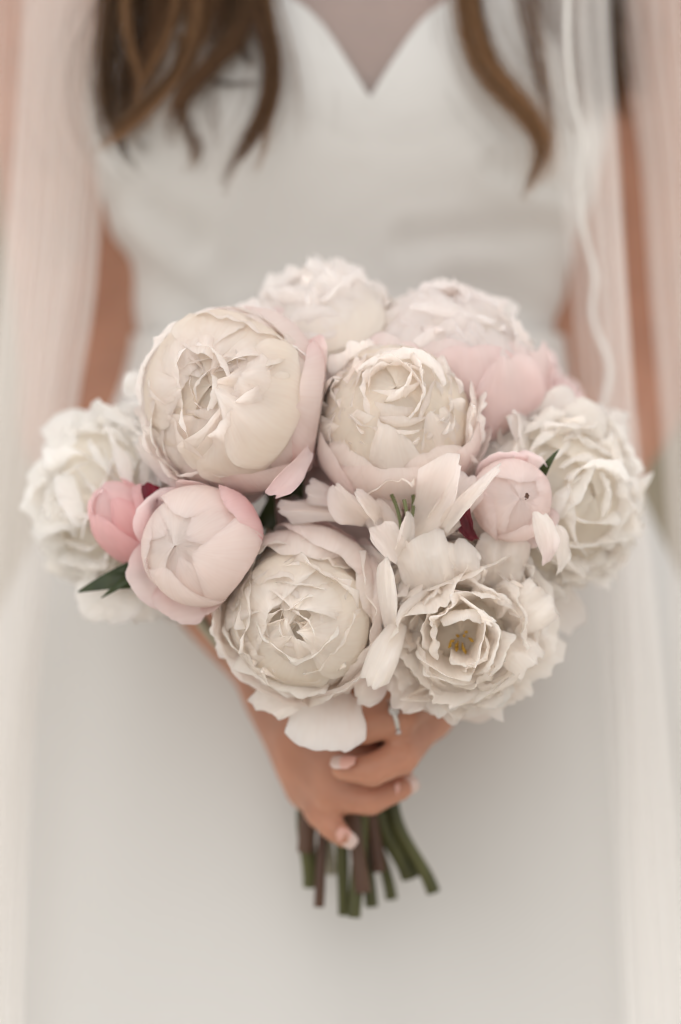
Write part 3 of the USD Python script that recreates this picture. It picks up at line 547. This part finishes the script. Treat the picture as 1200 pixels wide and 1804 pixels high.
mat_skin = M('skin', {'tc': ('texture_coordinate', {}), 'n': ('noise_texture', {'scale': 38.0, 'detail': 4.0}), 'n2': ('noise_texture', {'scale': 900.0, 'detail': 2.0}),
    'r': ('rgb_ramp', {'ramp': [(0.3, (0.35, 0.165, 0.105)), (0.7, (0.44, 0.215, 0.138))]}), 'b': ('bump', {'strength': 0.15, 'distance': 0.0005}),
    'p': ('principled_bsdf', {'roughness': 0.5, 'specular_ior_level': 0.35, 'subsurface_weight': 0.25, 'subsurface_radius': (1.0, 0.35, 0.2), 'subsurface_scale': 0.004})},
    [('tc.object', 'n.vector'), ('tc.object', 'n2.vector'), ('n.fac', 'r.fac'), ('r.color', 'p.base_color'), ('n2.fac', 'b.height'), ('b.normal', 'p.normal')])
bride = thing('person', 'bride in an ivory satin dress and veil, holding the bouquet with both hands', 'person', loc=(CX, CY, 0))
obj('body', bv, bf, mat_skin, bride, True)
# nails
mat_nail = M('nail', {'a': ('attribute', {'attribute': 'tint'}), 'p': ('principled_bsdf', {'roughness': 0.18, 'specular_ior_level': 0.5, 'coat_weight': 0.4, 'coat_roughness': 0.1})}, [('a.color', 'p.base_color')])
def nail(base, tip, out, w, rad):
    base, tip = np.asarray(base, float), np.asarray(tip, float); d = unit(tip - base); out = unit(out - d * (out @ d)); s = np.cross(d, out); L = np.linalg.norm(tip - base)
    U, V = np.meshgrid(np.linspace(-1, 1, 15), np.linspace(0, 1, 17), indexing='ij')
    ww = w * np.minimum(1, 0.55 + 1.6 * V) * np.where(V > .75, 1 - 0.45 * ((V - .75) / .25) ** 2, 1)
    lat = U * ww; hgt = np.sqrt(np.maximum(rad ** 2 - lat ** 2, 0)) - rad * 0.06 - 0.0008 * V ** 2
    X = base + (V * L)[..., None] * d + lat[..., None] * s + (hgt + 0.0006)[..., None] * out
    tipw = sstep(0.60, 0.66, V + 0.10 * U ** 2)[..., None]
    col = np.array([0.60, 0.33, 0.27]) * (1 - tipw) + np.array([0.56, 0.42, 0.37]) * tipw
    obj('fingernail', X.reshape(-1, 3), grid_faces(15, 17), mat_nail, bride, True, tint=col.reshape(-1, 3))
nail(P(632, 1356, .0560), P(588, 1354, .0600), np.array([0.05, -0.72, 0.69]), .0042, .0066)
nail(P(686, 1394, .073), P(728, 1380, .080), np.array([0.30, -0.90, 0.10]), .0041, .0059)
nail(P(590, 1463, .076), P(622, 1490, .077), np.array([0.35, -0.90, 0.10]), .0038, .0055)

# ------------------------------------------------------------------ her dress
mat_satin = M('satin', {'tc': ('texture_coordinate', {}), 'n': ('noise_texture', {'scale': 9.0, 'detail': 3.0}), 'mp': ('mapping', {'scale': (900, 900, 2500)}), 'n2': ('noise_texture', {'scale': 1.0, 'detail': 2.0}),
    'h': ('math', {'math_type': 'multiply_add', 'value2': 0.06}), 'b': ('bump', {'strength': 0.25, 'distance': 0.003}),
    'p': ('principled_bsdf', {'base_color': (0.64, 0.625, 0.604), 'roughness': 0.48, 'specular_ior_level': 0.35, 'sheen_weight': 0.10, 'sheen_roughness': 0.4})},
    [('tc.object', 'n.vector'), ('tc.object', 'mp.vector'), ('mp.vector', 'n2.vector'), ('n2.fac', 'h.value1'), ('n.fac', 'h.value3'), ('h.value', 'b.height'), ('b.normal', 'p.normal')])
mat_sheer = M('sheer', {'t': ('transparent_bsdf', {}), 'd': ('diffuse_bsdf', {'color': (0.40, 0.375, 0.365)}), 'x': ('mix_closure', {'fac': 0.46})}, [('t.BSDF', 'x.closure1'), ('d.BSDF', 'x.closure2')], surface='x.closure')
def reach(PH, ZZ, off):
    """distance from the torso's axis to its surface (+ off), by bisection"""
    lo, hi = np.full(PH.shape, .02), np.full(PH.shape, .30)
    for _ in range(26):
        m = (lo + hi) / 2; d = torso(CX + m * np.sin(PH), CY - m * np.cos(PH), ZZ) - off; lo = np.where(d < 0, m, lo); hi = np.where(d < 0, hi, m)
    return lo
def wrap_sheet(ph, z, r): return np.stack([CX + r * np.sin(ph), CY - r * np.cos(ph), z], -1)
dress_ph = np.concatenate([np.linspace(-np.pi, -0.7, 60, endpoint=False), np.linspace(-0.7, 0.7, 150, endpoint=False), np.linspace(0.7, np.pi, 60, endpoint=False)])
def neck(ph):
    x = np.abs(np.sin(ph) * .116 - .0105); g = np.interp(x, [0, .004, .008, .0117, .0175, .0234, .029, .035, .042, .050, .07], [0, .0072, .0142, .0202, .0296, .0378, .0440, .0490, .0535, .0570, .062]); side = sstep(.9, 1.5, np.abs(ph))
    return 1.2585 + g * (1 - side) + side * (.035 - .05 * sstep(1.6, 2.6, np.abs(ph)))
NV = 90
zt = neck(dress_ph); V = np.linspace(0, 1, NV)
PHI, VV = np.meshgrid(dress_ph, V, indexing='ij'); ZZ = 1.132 + (zt[:, None] - 1.132) * VV
r = reach(PHI, ZZ, .004)
zg = np.linspace(1.12, 1.37, 90); pg = np.linspace(-np.pi, np.pi, 181); G = reach(*np.meshgrid(pg, zg, indexing='ij'), .004); G = gaussian_filter(G, (5, 4), mode=('wrap', 'nearest'))
from scipy.interpolate import RegularGridInterpolator
Gi = RegularGridInterpolator((pg, zg), G); r = np.maximum(Gi(np.stack([PHI, ZZ], -1)), reach(PHI, ZZ, .0015))
xw, zw = r * np.sin(PHI), ZZ
def crease(x0, z0, x1, z1, w, dpt):
    d = np.array([x1 - x0, z1 - z0]); L = d @ d; t = np.clip(((xw - x0) * d[0] + (zw - z0) * d[1]) / L, 0, 1)
    q = np.hypot(xw - x0 - t * d[0], zw - z0 - t * d[1]); return np.where(np.cos(PHI) > 0, -dpt * np.exp(-(q / w) ** 2) + .6 * dpt * np.exp(-((q - 1.9 * w) / w) ** 2), 0)
r = r + crease(.03, 1.188, .125, 1.200, .007, .0016) + crease(.055, 1.166, .12, 1.150, .009, .0020) + crease(-.12, 1.185, -.075, 1.150, .009, .0024) + crease(-.115, 1.215, -.08, 1.19, .008, .002) + crease(.075, 1.225, .122, 1.215, .006, .0015) + .0012 * fb(PHI * 3, ZZ * 25, 3)
S = wrap_sheet(PHI, ZZ, r)
rim = np.stack([wrap_sheet(dress_ph, zt + .0006, r[:, -1] - .0012), wrap_sheet(dress_ph, zt - .004, r[:, -1] - .0026)], 1)
S = np.concatenate([S, rim], 1)
dress = UsdGeom.Xform.Define(stage, bride.GetPath().pathString + '/wedding_dress').GetPrim()
obj('bodice', S.reshape(-1, 3), grid_faces(len(dress_ph), NV + 2, True), mat_satin, dress, True)
U, V = np.meshgrid(np.linspace(-.75, .75, 60), np.linspace(1.242, 1.345, 40), indexing='ij')
obj('sheer_panel', wrap_sheet(U, V, Gi(np.stack([U, np.minimum(V, 1.369)], -1)) - .0042).reshape(-1, 3), grid_faces(60, 40), mat_sheer, dress, True)
ZS = np.array([1.146, 1.128, 1.11, 1.085, 1.056, 1.03, .988, .90, .80, .60, .30, .012])
AS = [.1205, .124, .132, .148, .163, .175, .195, .225, .250, .30, .36, .42]
FS = [.0850, .0865, .089, .093, .096, .098, .102, .108, .120, .16, .25, .32]
KS = [.085, .088, .094, .11, .13, .15, .18, .22, .26, .32, .42, .50]
z = np.concatenate([np.linspace(1.146, .70, 110), np.linspace(.69, .012, 40)]); ph = np.linspace(-np.pi, np.pi, 300, endpoint=False)
from scipy.interpolate import PchipInterpolator
pc = lambda T: PchipInterpolator(ZS[::-1], T[::-1])(z)
PHI, ZZ = np.meshgrid(ph, z, indexing='ij'); a = pc(AS)[None]; b = np.where(np.cos(PHI) > 0, pc(FS)[None], pc(KS)[None])
ee = 2.3; r = (np.abs(np.sin(PHI) / a) ** ee + np.abs(np.cos(PHI) / b) ** ee) ** (-1 / ee)
dn = np.clip((1.13 - ZZ) / .35, 0, 1.5)
xw, zw = r * np.sin(PHI), ZZ
foldp = lambda x0, sl_, w, A: A * np.exp(-((xw - x0 - sl_ * (1.13 - ZZ)) / (w * (.5 + 1.2 * dn))) ** 2) * np.where(np.cos(PHI) > 0, 1, 0)
r = r * (1 + .012 * dn * np.sin(PHI * 9 + 1.0) * np.where(np.cos(PHI) < .2, 1, .25)) + dn * (foldp(-.030, .02, .030, .014) + foldp(.085, .10, .022, .007) + foldp(-.12, -.12, .03, .010) - foldp(.03, .05, .03, .006))
obj('skirt', wrap_sheet(PHI, ZZ, r).reshape(-1, 3), grid_faces(300, 150, True), mat_satin, dress, True)

# ------------------------------------------------------------------ her hair
mat_hair = M('hair', {'a': ('attribute', {'attribute': 'tint'}), 'd': ('diffuse_bsdf', {}), 'l': ('translucent_bsdf', {}), 'y': ('mix_closure', {'fac': 0.35}), 'g': ('glossy_bsdf', {'color': (0.42, 0.32, 0.22), 'roughness': 0.38}), 'x': ('mix_closure', {'fac': 0.09})},
        [('a.color', 'd.color'), ('a.color', 'l.color'), ('d.BSDF', 'y.closure1'), ('l.BSDF', 'y.closure2'), ('y.closure', 'x.closure1'), ('g.BSDF', 'x.closure2')], surface='x.closure')
HAIR = {'dark': (0.042, 0.021, 0.012), 'mid': (0.135, 0.066, 0.034), 'gold': (0.31, 0.170, 0.085)}
hg = np.random.default_rng(21)
def lock(pts, rad, n, mat, fray=0.9, width=0.00018, side=0.0):
    """a lock of hair strands; side makes it lighter on one side"""
    path = spline([P(*p) for p in pts], 30); t = np.gradient(path, axis=0); t /= np.linalg.norm(t, axis=1, keepdims=True)
    a = np.cross(t, [0, 1, 0.0]); a /= np.linalg.norm(a, axis=1, keepdims=True); b = np.cross(t, a); s = np.linspace(0, 1, 30)
    prof = np.interp(s, [0, .5, .85, 1], [1, 1.0, .70, .22]); pts_, wid, cols = [], [], []
    nc = 9; cl = [(math.sqrt(hg.random()) * .85, hg.uniform(0, 6.283), hg.uniform(-1.6, 1.6), hg.uniform(0, 6, 4), hg.uniform(.78, 1.0), hg.uniform(.7, 1.35)) for _ in range(nc)]
    for k in range(n):
        cq, an, ct, cp, cend, cb = cl[k % nc]; stray = hg.random() < .25
        an2 = an + ct * s; lo_ = 1 + (hg.exponential(fray) if stray else 0)
        e1, e2 = (hg.normal(0, .24) * (1 + (2.6 if stray else .3) * s), hg.normal(0, .24) * (1 + (2.2 if stray else .3) * s))
        w1 = .16 * np.sin(s * 7 + cp[0]) + .07 * np.sin(s * 13 + cp[1] + k); w2 = .16 * np.sin(s * 6 + cp[2])
        st = path + (rad * prof * lo_ * (cq * np.cos(an2) + e1) + rad * w1 * s)[:, None] * a + (rad * prof * lo_ * (cq * np.sin(an2) + e2) * .7 + rad * w2 * s)[:, None] * b
        m = min(30, max(int(30 * cend * (1 - 0.16 * hg.random())), 10)); pts_.append(st[:m])
        other = hg.choice(['dark', 'mid', 'gold'], p=[.4, .4, .2]); col = np.array(HAIR[mat]) if hg.random() < .72 else np.array(HAIR[other])
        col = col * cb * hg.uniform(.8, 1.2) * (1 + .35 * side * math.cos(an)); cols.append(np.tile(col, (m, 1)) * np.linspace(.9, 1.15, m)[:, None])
    pth = numbered(bride.GetPath().pathString, 'hair_lock'); c = UsdGeom.BasisCurves.Define(stage, pth)
    o = np.array([CX, CY, 0])
    c.CreateTypeAttr('cubic'); c.CreateBasisAttr('catmullRom'); c.CreateWrapAttr('nonperiodic')
    c.CreatePointsAttr(Vt.Vec3fArray.FromNumpy((np.vstack(pts_) - o).astype(np.float32))); c.CreateCurveVertexCountsAttr(Vt.IntArray([len(q) for q in pts_]))
    c.CreateWidthsAttr(Vt.FloatArray.FromNumpy(np.concatenate([np.linspace(1, .5, len(q)) * width for q in pts_]).astype(np.float32))); c.SetWidthsInterpolation('vertex')
    UsdGeom.PrimvarsAPI(c).CreatePrimvar('tint', Sdf.ValueTypeNames.Color3fArray, 'vertex').Set(Vt.Vec3fArray.FromNumpy(np.vstack(cols).astype(np.float32)))
    UsdShade.MaterialBindingAPI.Apply(c.GetPrim()).Bind(mat_hair)
HY = .150
lock([(212, -110, HY), (204, 20, HY), (190, 130, HY), (206, 226, HY), (242, 298, HY - .005), (278, 326, HY - .004)], .0050, 240, 'dark')
lock([(190, -110, .160), (188, 20, .160), (182, 130, .160), (180, 220, .160), (196, 290, .158)], .0045, 160, 'mid', fray=.9)
lock([(250, -110, .166), (246, 20, .166), (226, 130, .166), (226, 200, .166), (256, 240, .166), (306, 232, .16)], .0120, 520, 'dark')
lock([(305, -110, .170), (302, 0, .170), (290, 110, .170), (276, 180, .170), (286, 236, .170)], .0145, 560, 'dark')
lock([(350, -110, .166), (352, 0, .166), (340, 90, .166), (320, 160, .166), (300, 220, .166)], .0110, 420, 'dark')
lock([(275, -110, .156), (282, 10, .156), (268, 100, .154), (250, 180, .152), (262, 236, .150)], .0050, 200, 'mid')
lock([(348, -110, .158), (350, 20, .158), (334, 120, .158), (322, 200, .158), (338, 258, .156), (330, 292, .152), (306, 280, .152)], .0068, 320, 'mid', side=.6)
lock([(330, -110, .150), (346, 20, .150), (318, 120, .146), (262, 190, .140), (204, 238, .136), (164, 268, .134), (142, 318, .133)], .0040, 190, 'gold', side=.5)
lock([(322, 60, .150), (300, 140, .144), (240, 200, .139), (186, 252, .136), (150, 280, .135)], .0030, 110, 'mid')
lock([(225, -110, .140), (222, 0, .138), (228, 70, .138), (243, 130, .138), (238, 190, .140)], .0022, 80, 'gold')
lock([(300, -110, .145), (310, -10, .145), (296, 60, .145), (252, 150, .144), (236, 210, .144)], .0024, 90, 'gold')
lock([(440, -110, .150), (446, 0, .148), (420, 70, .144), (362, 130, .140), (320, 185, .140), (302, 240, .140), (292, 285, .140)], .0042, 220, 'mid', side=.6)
lock([(430, -110, .156), (432, 0, .154), (400, 80, .150), (350, 140, .148), (326, 190, .148), (330, 250, .148)], .0050, 220, 'dark')
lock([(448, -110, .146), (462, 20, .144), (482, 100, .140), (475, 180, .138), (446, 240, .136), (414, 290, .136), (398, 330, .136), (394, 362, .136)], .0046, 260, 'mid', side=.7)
lock([(440, -110, .150), (458, 20, .148), (477, 100, .146), (470, 180, .144), (440, 246, .142), (408, 300, .142)], .0036, 180, 'dark')
lock([(470, -110, .146), (478, 60, .144), (482, 160, .140), (470, 230, .138), (456, 290, .138), (438, 322, .138), (418, 332, .138)], .0021, 90, 'gold')
lock([(385, -110, .160), (392, 0, .158), (420, 80, .154), (462, 130, .150)], .0030, 110, 'dark')
lock([(405, -110, .162), (400, 0, .160), (380, 60, .158), (352, 130, .156), (345, 190, .156)], .0056, 240, 'dark')
lock([(468, -110, .152), (490, 30, .150), (512, 120, .150), (524, 210, .150), (518, 290, .150)], .0050, 20, 'mid', fray=1.2, width=.00016)
lock([(360, -110, .150), (380, 40, .150), (372, 160, .150), (386, 250, .150), (372, 330, .150)], .0050, 22, 'mid', fray=1.2, width=.00016)
lock([(372, 140, .15), (410, 148, .15), (450, 146, .15), (472, 150, .15)], .0012, 16, 'dark')
lock([(816, -110, .148), (818, -20, .146), (826, 50, .142), (858, 125, .138), (908, 182, .134), (944, 228, .132), (955, 264, .132), (944, 308, .132), (914, 368, .133)], .0054, 330, 'gold', side=.6)
lock([(828, -110, .150), (834, -20, .148), (848, 60, .145), (876, 130, .141), (920, 186, .137), (950, 235, .135), (956, 270, .135), (936, 320, .135), (908, 378, .136)], .0036, 200, 'dark')
lock([(975, -110, .172), (985, 0, .172), (994, 90, .172), (1012, 180, .172), (1030, 262, .172)], .0120, 170, 'mid', fray=.6)
lock([(1010, -110, .176), (1022, 0, .176), (1034, 100, .176), (1050, 190, .176), (1060, 250, .176)], .0100, 150, 'dark', fray=.6)
lock([(926, -110, .150), (934, 0, .150), (944, 80, .148), (958, 160, .146), (968, 240, .146), (964, 330, .146)], .0040, 70, 'mid', fray=0.8, width=.00018)
lock([(905, -110, .150), (918, 0, .150), (936, 80, .148), (950, 150, .146), (962, 215, .146)], .0040, 60, 'mid', fray=0.8, width=.00018)
lock([(1070, -140, .225), (1072, 0, .215), (1082, 100, .212), (1096, 180, .212), (1106, 246, .212)], .0125, 420, 'dark')
lock([(1050, -140, .215), (1056, 0, .210), (1072, 130, .208), (1094, 214, .208), (1122, 254, .208)], .0050, 170, 'dark')

# ------------------------------------------------------------------ her veil
def tulle(name, f0, f1):
    return M(name, {'lw': ('layer_weight', {'blend': 0.5}), 'r': ('map_range', {'from_min': 0.0, 'from_max': 1.0, 'to_min': f0, 'to_max': f1, 'clamp': True}), 't': ('transparent_bsdf', {}),
        'd': ('diffuse_bsdf', {'color': (0.86, 0.83, 0.80)}), 'l': ('translucent_bsdf', {'color': (0.86, 0.83, 0.80)}), 'y': ('mix_closure', {'fac': 0.5}), 'x': ('mix_closure', {})},
        [('lw.facing', 'r.value'), ('r.result', 'x.fac'), ('d.BSDF', 'y.closure1'), ('l.BSDF', 'y.closure2'), ('t.BSDF', 'x.closure1'), ('y.closure', 'x.closure2')], surface='x.closure')
mat_tulle = tulle('tulle', 0.21, 0.68); mat_tulle_light = tulle('light_tulle', 0.11, 0.52)
veil = thing('veil', 'sheer white tulle veil hanging in folds over both of her arms', 'veil', loc=(0, 0.3, 1.45))
def veil_panel(edges, y0, nf, amp, seed, mat=mat_tulle):
    """edges: (py, left px, right px); nf folds of depth amp across"""
    E = np.array(edges, float); ns, nt = 150, 90
    Sg, Tg = np.meshgrid(np.linspace(0, 1, ns), np.linspace(0, 1, nt), indexing='ij'); py = E[0, 0] + (E[-1, 0] - E[0, 0]) * Tg
    L = PchipInterpolator(E[:, 0], E[:, 1])(py); Rr = PchipInterpolator(E[:, 0], E[:, 2])(py); yb = PchipInterpolator(E[:, 0], E[:, 3])(py) if E.shape[1] > 3 else y0
    ph = 2 * np.pi * nf * (Sg + .05 * fb(Sg * 2, Tg * 1.2, seed, 2)) + 1.6 * fb(Sg * 0 + .2, Tg * 1.6, seed + 3, 2)
    px = L + (Rr - L) * (Sg + .55 / (2 * np.pi * nf) * np.sin(2 * ph + 1)); am = amp * (.55 + .9 * np.abs(fb(Sg * 2.5, Tg * .8, seed + 7, 2)))
    y = yb + am * np.sin(ph) + .004 * fb(Sg * 3, Tg * 3, seed + 9, 2)
    d = CAM_D + yb; X = np.stack([(px - 600) / FPX * d, y, CAM_Z - (py - 902) / FPX * d], -1)
    obj('veil_panel', X.reshape(-1, 3), grid_faces(ns, nt), mat, veil, True)
veil_panel([(-300, 46, 200, .20), (0, 40, 192, .20), (300, 22, 184, .20), (500, 4, 172, .195), (700, -12, 140, .185), (900, -34, 108, .175), (1200, -60, 70, .165), (1500, -90, 50, .155), (2300, -150, 30, .12)], .19, 6, .007, 3)
veil_panel([(-300, -40, 170, .225), (0, -30, 160, .225), (300, -40, 150, .225), (700, -60, 96, .21), (1200, -90, 60, .20), (2300, -160, 50, .16)], .21, 5, .008, 13, mat_tulle_light)
veil_panel([(-300, 950, 1066, .158), (0, 958, 1072, .158), (300, 982, 1092, .166), (500, 1004, 1104, .178), (700, 1018, 1118, .185), (900, 1034, 1140, .180), (1200, 1060, 1170, .165), (1500, 1080, 1200, .15), (2300, 1110, 1240, .11)], .2, 3, .007, 23, mat_tulle_light)
veil_panel([(-300, 996, 1062, .148), (0, 1000, 1066, .148), (300, 1022, 1086, .156), (500, 1044, 1100, .168), (700, 1062, 1114, .174), (900, 1080, 1130, .168), (1200, 1090, 1160, .155), (2300, 1130, 1230, .10)], .2, 2, .005, 33, mat_tulle_light)
veil_panel([(-300, 1072, 1290, .205), (0, 1086, 1290, .205), (300, 1128, 1300, .205), (500, 1142, 1310, .20), (700, 1160, 1330, .195), (900, 1174, 1350, .19), (1200, 1190, 1380, .18), (2300, 1230, 1460, .14)], .2, 6, .008, 43)
mat_ribbon = M('ribbon', {'p': ('principled_bsdf', {'base_color': (0.84, 0.82, 0.785), 'roughness': 0.4, 'sheen_weight': 0.2})})
tp = spline([P(px, py, y) for px, py, y in [(1002, -80, .150), (1000, 0, .150), (999, 80, .150), (1006, 150, .152), (1016, 205, .154), (1028, 255, .156), (1020, 300, .158), (1024, 370, .162), (1034, 430, .166), (1048, 490, .168), (1044, 545, .170), (1058, 600, .171), (1074, 650, .172), (1065, 705, .172), (1078, 800, .170), (1086, 950, .162), (1092, 1200, .150), (1100, 1500, .135), (1120, 1900, .11)]], 160)
v, f = tube(tp, np.interp(np.linspace(0, 1, 160), [0, .4, .55, 1], [.0014, .0014, .0006, .0004]), 10); obj('edge_ribbon', v, f, mat_ribbon, veil, True)

# ------------------------------------------------------------------ ring
mat_gold = M('white_metal', {'p': ('principled_bsdf', {'base_color': (0.62, 0.60, 0.58), 'metallic': 1.0, 'roughness': 0.2})})
mat_gem = M('gemstone', {'p': ('principled_bsdf', {'base_color': (0.95, 0.95, 0.95), 'roughness': 0.02, 'transmission_weight': 0.75, 'ior': 2.2, 'specular_ior_level': 1.0})})
rc = P(688, 1263, .0590); axis = unit(P(640, 1284, .055) - P(708, 1262, .060)); u = unit(np.cross(axis, [0, 0, 1])); w = np.cross(axis, u)
ring = thing('engagement_ring', 'white metal ring with a clear round stone on her finger under the bouquet', 'ring', loc=rc)
A = np.linspace(0, 2 * np.pi, 49)[:-1]
loop = np.stack([rc + .0085 * (math.cos(t) * u + math.sin(t) * w) for t in A]); nn = np.stack([math.cos(t) * u + math.sin(t) * w for t in A])
q = np.linspace(0, 2 * np.pi, 10, endpoint=False)
v = loop[None] + (.0010) * (np.cos(q)[:, None, None] * nn[None] * .8 + 1.2 * np.sin(q)[:, None, None] * axis)
ff = []
for i in range(10):
    for j in range(48): ff.append((i * 48 + j, ((i + 1) % 10) * 48 + j, ((i + 1) % 10) * 48 + (j + 1) % 48, i * 48 + (j + 1) % 48))
obj('band', v.reshape(-1, 3), np.array(ff), mat_gold, ring, True)
def gem(c, out, rad, name='stone'):
    out = unit(out); a = unit(np.cross(out, [0.3, .2, 1])); b = np.cross(out, a); vs, n = [], 10
    for hgt, rr in ((-.9, .05), (-.1, 1.0), (.1, 1.0), (.45, .6)):
        for k in range(n): t = 2 * math.pi * (k + .5 * (hgt > .2)) / n; vs.append(c + rad * (out * hgt + rr * (math.cos(t) * a + math.sin(t) * b)))
    vs += [c - .9 * rad * out, c + .45 * rad * out]; fs = []
    for l in range(3):
        for k in range(n): p0, p1 = l * n + k, l * n + (k + 1) % n; fs += [(p0, p1, p1 + n), (p0, p1 + n, p0 + n)]
    for k in range(n): fs += [(4 * n, (k + 1) % n, k), (4 * n + 1, 3 * n + k, 3 * n + (k + 1) % n)]
    obj(name, np.array(vs), np.array(fs), mat_gem, ring, False)
o1 = unit(np.array([0.15, -0.85, 0.35]) - axis * (axis @ np.array([0.15, -0.85, 0.35]))); gem(rc + o1 * .0104, o1, .0027)
o2 = unit(o1 * .6 - w * .8 * np.sign(w[2])); gem(rc + o2 * .0098, o2, .0014, 'side_stone'); o3 = unit(o1 * .6 + w * .8 * np.sign(w[2])); gem(rc + o3 * .0098, o3, .0014, 'side_stone')

# ------------------------------------------------------------------ ground and the far wall
def plain(name, c1, c2, scale):
    return M(name, {'tc': ('texture_coordinate', {}), 'n': ('noise_texture', {'scale': scale, 'detail': 6.0}), 'r': ('rgb_ramp', {'ramp': [(0.3, c1), (0.7, c2)]}), 'b': ('bump', {'strength': 0.4, 'distance': 0.01}), 'p': ('principled_bsdf', {'roughness': 0.9})},
        [('tc.object', 'n.vector'), ('n.fac', 'r.fac'), ('r.color', 'p.base_color'), ('n.fac', 'b.height'), ('b.normal', 'p.normal')])
mat_ground = plain('pale_sand', (0.52, 0.48, 0.42), (0.62, 0.58, 0.51), 5.0)
g0 = obj('ground', np.array([(-80, -80, 0), (80, -80, 0), (80, 80, 0), (-80, 80, 0)], float), np.array([(0, 1, 2, 3)]), mat_ground, None, False)
tag(g0, 'pale stone ground under and behind the bride', 'ground', kind='structure')

wm = plain('far_wall', (0.23, 0.195, 0.14), (0.31, 0.265, 0.20), 1.3)
wall = thing('garden_wall', 'beige wall far behind the bride, completely out of focus', 'wall', loc=(0, 5.0, 0))
import trimesh
m = trimesh.creation.box((14, .3, 2.6)); obj('wall_body', m.vertices + [0, 5.15, 1.3], m.faces, wm, wall, False)
m = trimesh.creation.box((14.1, .4, .12)); obj('coping', m.vertices + [0, 5.15, 2.663], m.faces, wm, wall, False)
